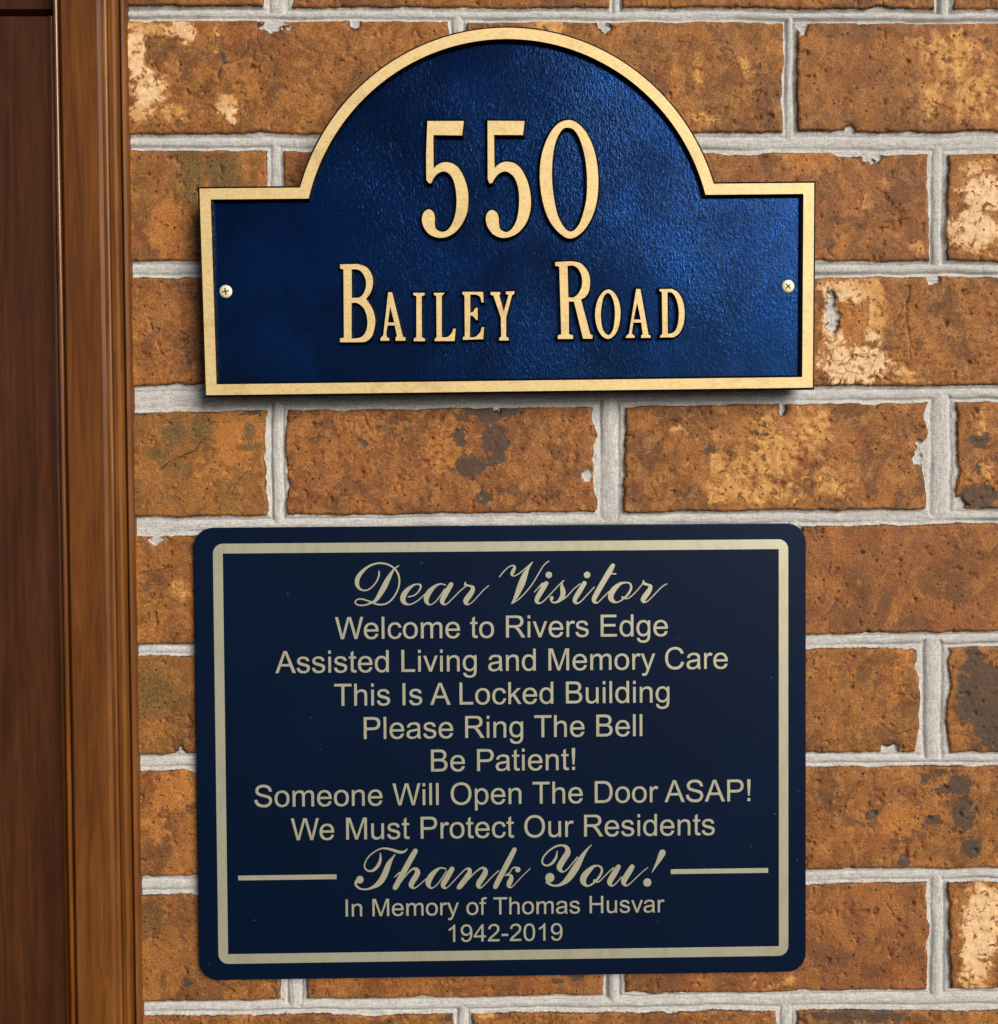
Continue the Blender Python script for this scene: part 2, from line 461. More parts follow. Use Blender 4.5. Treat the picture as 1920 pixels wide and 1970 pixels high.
def axis(lo, hi, clo, chi, fine, coarse):
    core = np.arange(clo, chi, fine)
    left = np.arange(clo - coarse, lo, -coarse)[::-1]
    right = np.arange(chi, hi, coarse)
    return np.concatenate([left, core, right])
gx = axis(-0.249, 0.80, -0.2489, 0.350, 0.0007, 0.0030)
gz = axis(-0.62, 0.62, -0.362, 0.362, 0.0007, 0.0030)
X, Z = np.meshgrid(gx, gz)
NX, NZ = len(gx), len(gz)
warpx = X + 0.0016 * fbm(X, Z, 60, 3, 5)
warpz = Z + 0.0020 * fbm(X, Z, 45, 3, 9)
joint = np.full_like(X, -1.0)
cross = np.zeros_like(X)                                  # -1 .. 1 across the joint
along = np.zeros_like(X)
course = np.full(X.shape, -99, dtype=np.int64)
brick = np.zeros(X.shape, dtype=np.int64)
for k in range(first_k, last_k + 1):
    xa, za, ha, sl, sh = bed(k)
    zc = za + sl * (X - xa)
    half = ha + sh * (X - xa)
    j = half - np.abs(warpz - zc)
    better = j > joint
    cross = np.where(better, (warpz - zc) / half, cross)
    along = np.where(better, 0.0, along)
    joint = np.maximum(joint, j)
    xb, zb, hb_, slb, shb = bed(k + 1)
    inside = (Z <= zc) & (Z > zb + slb * (X - xb))
    course[inside] = k
    ups = sorted(uprights(k))
    idx = np.zeros(X.shape, dtype=np.int64)
    for i, (xc, hw) in enumerate(ups):
        wob = 1 + 0.5 * fbm(X, Z, 90, 2, 31 + k)
        j = np.where(inside, hw * wob - np.abs(warpx - xc), -1.0)
        better = j > joint
        cross = np.where(better, (warpx - xc) / hw, cross)
        along = np.where(better, 1.0, along)
        joint = np.maximum(joint, j)
        idx = idx + (X > xc)
    brick = np.where(inside, (k + 50) * 31 + idx * 7 + 3, brick)
# ragged edges and smears of mortar over the brick
rag = 0.0015 * fbm(X, Z, 150, 4, 77, 0.6) + 0.0024 * np.clip(fbm(X, Z, 42, 3, 55) - 0.14, 0, 1) * 4
joint = joint + rag - 0.0001
SMEAR = [(523, 42, 24, 17), (676, 41, 9, 14), (1150, 46, 12, 15), (1530, 46, 12, 16), (1622, 249, 12, 9), (1588, 598, 11, 30), (948, 778, 8, 9),
         (1120, 905, 10, 10), (1660, 296, 18, 12), (1700, 1434, 14, 10), (345, 1444, 8, 14), (1494, 776, 7, 13), (1785, 530, 15, 10),
         (380, 1030, 10, 8), (300, 1030, 14, 9), (1740, 1232, 16, 10), (1830, 960, 10, 14), (1755, 870, 10, 24)]
rag2 = fbm(X, Z, 260, 3, 91)
for px, py, rx, ry in SMEAR:
    cx, cz = wall_at(px * S, py * S)
    r = 0.00035
    d = 1 - np.sqrt(((X - cx) / (rx * r)) ** 2 + ((Z - cz) / (ry * r)) ** 2) + rag2 * 1.7
    joint = np.maximum(joint, np.clip(d, -1, 1) * 0.0016)
inm = np.clip(joint / 0.0012 + 0.5, 0, 1)
inm = inm * inm * (3 - 2 * inm)
tone = lattice(brick, brick * 3 + 1, 4)
rise = lattice(brick, brick + 5, 8)
mottle = lattice(brick, brick + 11, 21) * 0.7 + 0.05
# bricks whose colour and mottling are read off the photograph: a point on the brick, tone (0 olive brown, 0.45 plain, 1 red brown), mottling
for px, py, tn, mt in [(1700, 1110, .85, .05), (1690, 1800, .95, .05), (1660, 1560, .6, .5), (1680, 1330, .3, .25), (830, 880, .75, .6), (1400, 880, .6, .6), (1850, 880, .5, .7),
                       (1700, 150, .55, .4), (1420, 130, .25, .5), (450, 150, .5, .6), (700, 130, .45, .4), (360, 400, .1, .3), (320, 630, .75, .4), (320, 1120, .55, .3), (320, 1340, .05, .15),
                       (320, 1570, .45, .4), (310, 1800, .2, .1), (400, 890, .1, .3), (1650, 420, .8, .4), (1800, 640, .5, .6), (1880, 400, .6, .8), (1870, 1340, .3, .5), (900, 1890, .7, .3),
                       (600, 1960, .6, .5), (1200, 1960, .5, .5), (1700, 1960, .5, .6), (1000, 5, .6, .4), (1500, 5, .6, .4)]:
    qx, qz = wall_at(px, py)
    b = brick[np.argmin(np.abs(gz - qz)), np.argmin(np.abs(gx - qx))]
    tone = np.where(brick == b, tn, tone)
    mottle = np.where(brick == b, mt, mottle)
# height towards the viewer, metres
face = 0.0011 * fbm(X, Z, 22, 3, 3) + 0.0010 * fbm(X, Z, 120, 4, 13, 0.6) + 0.0012 * (rise - 0.5)
edge = np.clip(-joint / 0.0035, 0, 1)
face = face - 0.0014 * (1 - edge) ** 2
pit = np.clip(fbm(X, Z, 190, 3, 23) - 0.19, 0, 1)
face = face - 0.009 * pit
wobc = cross + 0.10 * fbm(X * np.where(along > 0.5, 4, 1), Z * np.where(along > 0.5, 1, 4), 40, 3, 41)
bead = np.clip(1 - (np.abs(wobc) / 0.52) ** 2, 0, 1)
lip = np.exp(-((np.abs(wobc) - 0.60) / 0.11) ** 2)
strong = np.clip(0.55 + 1.6 * fbm(X, Z, 14, 2, 61), 0.05, 1.3)
stripe = fbm(X * np.where(along > 0.5, 9, 0.6), Z * np.where(along > 0.5, 0.6, 9), 110, 3, 71)
mort = -0.0030 + 0.0016 * bead * strong - 0.0020 * lip * strong + 0.00025 * stripe + 0.0006 * fbm(X, Z, 260, 4, 81, 0.65)
hgt = face * (1 - inm) + mort * inm

BX = X + 0.0085 * fbm(X, Z, 55, 4, 201, 0.6)
BZ = Z + 0.0085 * fbm(X, Z, 55, 4, 251, 0.6)
def blobs(lst):
    f = np.zeros_like(X)
    r = 0.000345 / 1
    for px, py, rx, ry, s in lst:
        cx, cz = wall_at(px, py)
        d = np.sqrt(((BX - cx) / (rx * r)) ** 2 + ((BZ - cz) / (ry * r)) ** 2)
        f = np.maximum(f, s * np.clip(1.28 - 0.80 * d, 0, 1))
    return f
pale = blobs([(265, 55, 26, 22, .9), (262, 110, 20, 40, .95), (284, 165, 36, 36, 1), (318, 165, 18, 16, .8), (268, 215, 28, 24, .9), (350, 57, 22, 20, 1), (300, 60, 40, 18, .75), (330, 215, 30, 16, .6), (417, 80, 8, 32, .75),
              (432, 205, 20, 22, .95), (440, 232, 12, 10, 1), (1055, 52, 34, 14, 1),
              (1830, 105, 80, 55, .72), (1795, 190, 50, 45, .62), (1875, 180, 50, 60, .7), (1880, 320, 40, 20, .7), (1890, 370, 44, 46, .85), (1870, 440, 55, 50, .85), (1765, 480, 16, 16, .6),
              (1600, 550, 30, 18, .8), (1595, 610, 16, 40, .8), (1640, 548, 30, 16, .8), (1678, 552, 22, 24, .95), (1690, 598, 18, 22, .95), (1676, 640, 12, 24, .85), (1672, 680, 14, 24, .85), (1648, 702, 62, 38, 1.1), (1640, 560, 60, 22, .9), (1688, 600, 18, 46, 1), (1610, 650, 20, 30, .7), (1742, 724, 34, 14, .9), (1590, 635, 14, 20, .8), (1690, 690, 20, 14, .8),
              (1400, 905, 50, 60, .66), (1480, 870, 60, 70, .74), (1560, 830, 44, 50, .74), (1450, 950, 90, 24, .72), (1600, 930, 50, 40, .58), (1380, 960, 30, 16, .7), (1310, 830, 20, 10, .5),
              (1890, 830, 14, 30, .7), (1895, 905, 16, 30, .7), (348, 1133, 14, 20, .85), (1890, 1760, 44, 60, 1), (1880, 1830, 36, 60, 1), (1870, 1880, 30, 30, .9), (932, 1953, 18, 14, .95),
              (1340, 140, 10, 40, .55), (1350, 225, 30, 16, .62), (1430, 130, 14, 30, .55), (1700, 350, 8, 30, .5), (1670, 390, 14, 20, .5), (1690, 640, 12, 30, .6), (1112, 815, 14, 18, .5),
              (1485, 1900, 18, 10, .6), (1520, 1890, 12, 14, .6), (1450, 1880, 8, 12, .55)])
white = blobs([(262, 110, 40, 70, .8), (284, 165, 50, 70, .8), (440, 232, 40, 40, .8), (1880, 370, 90, 60, .9), (1880, 430, 90, 60, .9), (1640, 690, 90, 60, 1.15), (1600, 590, 90, 70, .8),
               (1880, 1790, 90, 140, .8), (350, 57, 40, 40, .7)])
dark = blobs([(935, 795, 62, 20, .9), (955, 845, 26, 44, .95), (905, 893, 28, 26, .95), (880, 800, 18, 18, .7), (885, 840, 22, 20, .7), (935, 955, 18, 18, .9), (818, 815, 12, 20, .6), (700, 855, 16, 12, .5),
              (1890, 1340, 44, 70, 1), (1905, 1400, 40, 40, 1), (1880, 1262, 26, 14, .85), (1842, 1510, 40, 20, .85), (1815, 1520, 40, 14, .7), (1855, 1565, 24, 34, .95), (1870, 1630, 20, 20, .95), (1795, 1577, 18, 12, .9),
              (1678, 1565, 11, 11, .9), (1775, 1500, 13, 13, .8), (1805, 1485, 12, 10, .8), (1740, 1660, 16, 14, .8), (1640, 1955, 120, 22, .75), (1890, 850, 20, 16, .85), (1885, 955, 34, 26, .9), (1880, 905, 12, 30, .6),
              (1880, 80, 30, 16, .5), (1370, 875, 28, 22, .55), (1440, 900, 24, 20, .55), (1455, 835, 20, 14, .5), (345, 335, 10, 10, .75), (275, 795, 18, 10, .7), (480, 792, 22, 8, .8),
              (360, 1890, 8, 14, .7), (430, 115, 6, 26, .6), (470, 120, 30, 6, .6), (1090, 1880, 60, 12, .5), (360, 690, 12, 30, .5), (860, 1958, 26, 12, .6)])
olive = blobs([(372, 345, 22, 60, .9), (432, 330, 34, 34, .9), (385, 420, 14, 40, .8), (270, 400, 14, 70, .4), (330, 830, 26, 22, .9), (390, 825, 30, 26, .9), (472, 835, 12, 24, .9), (305, 870, 26, 14, .8), (470, 860, 30, 8, .8),
               (350, 890, 30, 30, .5), (1750, 1390, 60, 30, .5), (1790, 1640, 40, 20, .5), (300, 1340, 60, 70, .6), (300, 1780, 60, 60, .45), (1700, 170, 50, 60, .35)])
orange = blobs([(1635, 620, 50, 70, .8), (325, 440, 44, 70, .9), (470, 310, 30, 40, .6), (450, 830, 44, 70, 1), (410, 900, 60, 50, .5), (335, 1525, 40, 42, 1), (300, 1590, 30, 40, .7), (1560, 310, 60, 26, .9), (1620, 470, 22, 40, .6), (1300, 160, 20, 60, .6),
                (1740, 1270, 24, 40, .6), (1730, 1580, 50, 50, .8), (720, 1950, 40, 20, .6), (860, 860, 60, 60, .6), (720, 820, 60, 50, .5), (1600, 1230, 60, 30, .5), (440, 1880, 60, 14, .5)])
CRACKS = [[(496, 34), (494, 60), (500, 100)], [(476, 76), (474, 96), (460, 112), (424, 122)], [(424, 122), (420, 150)], [(470, 912), (456, 928), (444, 950)], [(350, 878), (322, 892), (305, 905)],
          [(385, 850), (372, 868), (350, 878)], [(268, 1104), (300, 1098), (328, 1092)], [(1752, 540), (1744, 600), (1754, 690)], [(1740, 590), (1722, 622)], [(1640, 682), (1628, 700), (1610, 704)],
          [(1640, 682), (1662, 688)], [(1700, 425), (1752, 418)], [(1610, 470), (1592, 482), (1606, 492)], [(1705, 1735), (1722, 1765)], [(360, 1880), (356, 1860)], [(700, 800), (712, 826)],
          [(1690, 1390), (1720, 1412), (1765, 1404)], [(1335, 770), (1350, 800)], [(300, 660), (318, 690)], [(540, 1895), (533, 1915), (531, 1940)]]
crack = np.full_like(X, 9.0)
for line in CRACKS:
    pts = [wall_at(*p) for p in line]
    for (ax_, az_), (bx_, bz_) in zip(pts[:-1], pts[1:]):
        dx, dz_ = bx_ - ax_, bz_ - az_
        wx, wz = X + 0.0022 * fbm(X, Z, 160, 2, 301) - ax_, Z + 0.0022 * fbm(X, Z, 160, 2, 331) - az_
        t = np.clip((wx * dx + wz * dz_) / (dx * dx + dz_ * dz_), 0, 1)
        crack = np.minimum(crack, np.hypot(wx - t * dx, wz - t * dz_) * 1000)
hgt = hgt - 0.0007 * np.clip(1 - crack / 0.9, 0, 1)
hgt = hgt + (0.0005 * np.clip((pale + fbm(X, Z, 130, 3, 15) - 0.45) / 0.1, 0, 1)) * (1 - inm)

co = np.stack([X, -hgt, Z], axis=-1).reshape(-1, 3)
ii = np.arange(NX * NZ).reshape(NZ, NX)
quads = np.stack([ii[:-1, :-1], ii[:-1, 1:], ii[1:, 1:], ii[1:, :-1]], axis=-1).reshape(-1, 4)
me = bpy.data.meshes.new('brick_wall')
me.vertices.add(len(co))
me.vertices.foreach_set('co', co.ravel().astype(np.float32))
me.loops.add(quads.size)
me.loops.foreach_set('vertex_index', quads.ravel().astype(np.int32))
me.polygons.add(len(quads))
me.polygons.foreach_set('loop_start', np.arange(0, quads.size, 4, dtype=np.int32))
me.polygons.foreach_set('loop_total', np.full(len(quads), 4, dtype=np.int32))
me.update(calc_edges=True)
me.polygons.foreach_set('use_smooth', np.ones(len(quads), dtype=bool))
def put_attr(name, arr):
    a = me.attributes.new(name, 'FLOAT', 'POINT')
    a.data.foreach_set('value', arr.ravel().astype(np.float32))
def put_rgb(name, r, g, b):
    a = me.attributes.new(name, 'FLOAT_COLOR', 'POINT')
    a.data.foreach_set('color', np.stack([r, g, b, np.ones_like(r)], axis=-1).ravel().astype(np.float32))
put_attr('joint', joint * 1000)                           # millimetres into the mortar
put_attr('along', along)
put_attr('mottle', mottle)
put_attr('crack', crack)
put_rgb('patches', pale, dark, olive)
put_rgb('tones', tone, orange, white)
wall = link_mesh('brick_wall', me, [M['wall']])
tag(wall, 'weathered orange brown brick wall with grey mortar joints behind both signs', 'wall')
del X, Z, joint, cross, along, hgt, co, quads

# ------------------------------------------------------------------ door and its casing at the left
def extrude_profile(name, prof, z0, z1, mat, parent, seg=1):
    verts, faces = [], []
    n = len(prof)
    for k in range(seg + 1):
        z = z0 + (z1 - z0) * k / seg
        verts += [(x, y, z) for x, y in prof]
    for k in range(seg):
        for i in range(n):
            a, b = k * n + i, k * n + (i + 1) % n
            faces.append((a, b, b + n, a + n))
    faces.append(tuple(range(n))[::-1])
    faces.append(tuple(range(seg * n, seg * n + n)))
    return mesh_from(name, verts, faces, [mat], parent)

def vx(px, py=985.0):
    return wall_at(px, py)[0]
def arc(cx, cy, r, a0, a1, n=8):
    return [(cx + r * math.cos(math.radians(a0 + (a1 - a0) * i / n)), cy + r * math.sin(math.radians(a0 + (a1 - a0) * i / n))) for i in range(n + 1)]

casing = empty('door_casing', Matrix.Identity(4))
tag(casing, 'tall varnished brown wood door casing with beaded edges beside the brick wall', 'door casing')
Z0, Z1 = -0.62, 0.62
xa, xb, xc, xd, xe = vx(124), vx(141), vx(217), vx(246), vx(260)
# flat board (front face 9 mm proud of the brick)
extrude_profile('casing_board', [(xb - 0.0005, 0.03), (xb - 0.0005, -0.0075), (xb + 0.0012, -0.009), (xc - 0.002, -0.0095), (xc + 0.0003, -0.0085), (xc + 0.0003, 0.03)],
                Z0, Z1, M['casing'], casing)
# outer bead: a rounded bead, a fine groove and a flat edge
r = (xd - xc) * 0.20
prof = [(xc, 0.03), (xc, -0.008)]
prof += arc(xc + 0.0006 + r * 0.8, -0.0066, r, 250, 325, 8)
prof += [(xc + 0.0008 + 2 * r + 0.0002, -0.0088), (xd - 0.0022, -0.0092), (xd - 0.0006, -0.0078), (xd, -0.005), (xd, 0.03)]
extrude_profile('outer_bead', prof, Z0, Z1, M['bead'], casing)
extrude_profile('back_band', [(xd + 0.0010, 0.03), (xd + 0.0010, -0.0035), (xd + 0.0022, -0.0048), (xe - 0.0008, -0.0042), (xe, -0.0025), (xe, 0.03)],
                Z0, Z1, M['casing'], casing)
# inner bead along the door
r2 = (xb - xa) * 0.30
prof = [(xa, 0.05), (xa, -0.002)]
prof += arc(xa + r2, -0.004, r2, 180, 350, 10)
prof += [(xa + 2 * r2, 0.0015), (xb - 0.0003, 0.0015), (xb - 0.0003, 0.05)]
extrude_profile('inner_bead', prof, Z0, Z1, M['gloss'], casing)

door = empty('door', Matrix.Identity(4))
tag(door, 'dark reddish brown varnished wood door at the left edge with a shaded moulded groove', 'door')
dz = wall_at(45, 24)[1]
de = vx(108)
prof = [(-0.62, 0.05), (-0.62, 0.006)] + [(de - 0.0016, 0.006)] + [(de - 0.0004, 0.0070), (de, 0.009), (de, 0.05)]
extrude_profile('door_rail', prof, Z0, dz, M['door'], door)
extrude_profile('door_stop', [(de + 0.0004, 0.05), (de + 0.0004, 0.012), (xa - 0.0006, 0.012), (xa - 0.0006, 0.05)], Z0, Z1, M['shade'], door)
gl = 0.0016
glint = arc(de - 0.0001, 0.0066, gl, 180, 360, 10) + [(de - 0.0001 + gl, 0.02), (de - 0.0001 - gl, 0.02)]
extrude_profile('edge_bead', glint, Z0, dz, M['gloss'], door)
# recessed upper panel with a sloped moulding under it
def strip(name, z0, y0, z1, y1, mat):
    v = [(-0.62, y0, z0), (de - 0.0006, y0, z0), (de - 0.0006, y1, z1), (-0.62, y1, z1), (-0.62, 0.05, z0), (de - 0.0006, 0.05, z0), (de - 0.0006, 0.05, z1), (-0.62, 0.05, z1)]
    f = [(0, 1, 2, 3), (5, 4, 7, 6), (4, 0, 3, 7), (1, 5, 6, 2), (4, 5, 1, 0), (3, 2, 6, 7)]
    return mesh_from(name, v, f, [mat], door)
strip('panel_groove', dz + 0.0002, 0.022, dz + 0.0024, 0.022, M['shade'])  # dark line: the moulding's shadow put into the strip's colour
strip('panel_moulding', dz + 0.0026, 0.016, dz + 0.0062, 0.009, M['shade'])
strip('upper_panel', dz + 0.0064, 0.012, Z1, 0.012, M['door'])

# ------------------------------------------------------------------ outlines
def svg(path):
    """Absolute M L H V Q T Z outline to closed point lists."""
    import re
    tok = re.findall(r'[MLHVQTZ]|-?\d+\.?\d*', path)
    loops, cur, i, x, y, cx, cy, cmd = [], [], 0, 0, 0, None, None, None
    def f():
        nonlocal i
        i += 1
        return float(tok[i - 1])
    def quad(x0, y0, qx, qy, x1, y1):
        for s in range(1, 8):
            t = s / 7
            cur.append(((1 - t) ** 2 * x0 + 2 * t * (1 - t) * qx + t * t * x1, (1 - t) ** 2 * y0 + 2 * t * (1 - t) * qy + t * t * y1))
    while i < len(tok):
        if tok[i].isalpha(): cmd = tok[i]; i += 1
        if cmd == 'Z':
            if len(cur) > 1 and abs(cur[0][0] - cur[-1][0]) + abs(cur[0][1] - cur[-1][1]) < 1e-6: cur.pop()
            loops.append(cur); cur = []; cx = None
            continue
        if cmd == 'M': x, y = f(), f(); cur = [(x, y)]; cmd = 'L'; cx = None; continue
        if cmd == 'L': x, y = f(), f(); cur.append((x, y)); cx = None
        elif cmd == 'H': x = f(); cur.append((x, y)); cx = None
        elif cmd == 'V': y = f(); cur.append((x, y)); cx = None
        elif cmd == 'Q':
            qx, qy, nx, ny = f(), f(), f(), f()
            quad(x, y, qx, qy, nx, ny); x, y, cx, cy = nx, ny, qx, qy
        elif cmd == 'T':
            qx, qy = (2 * x - cx, 2 * y - cy) if cx is not None else (x, y)
            nx, ny = f(), f()
            quad(x, y, qx, qy, nx, ny); x, y, cx, cy = nx, ny, qx, qy
    return loops

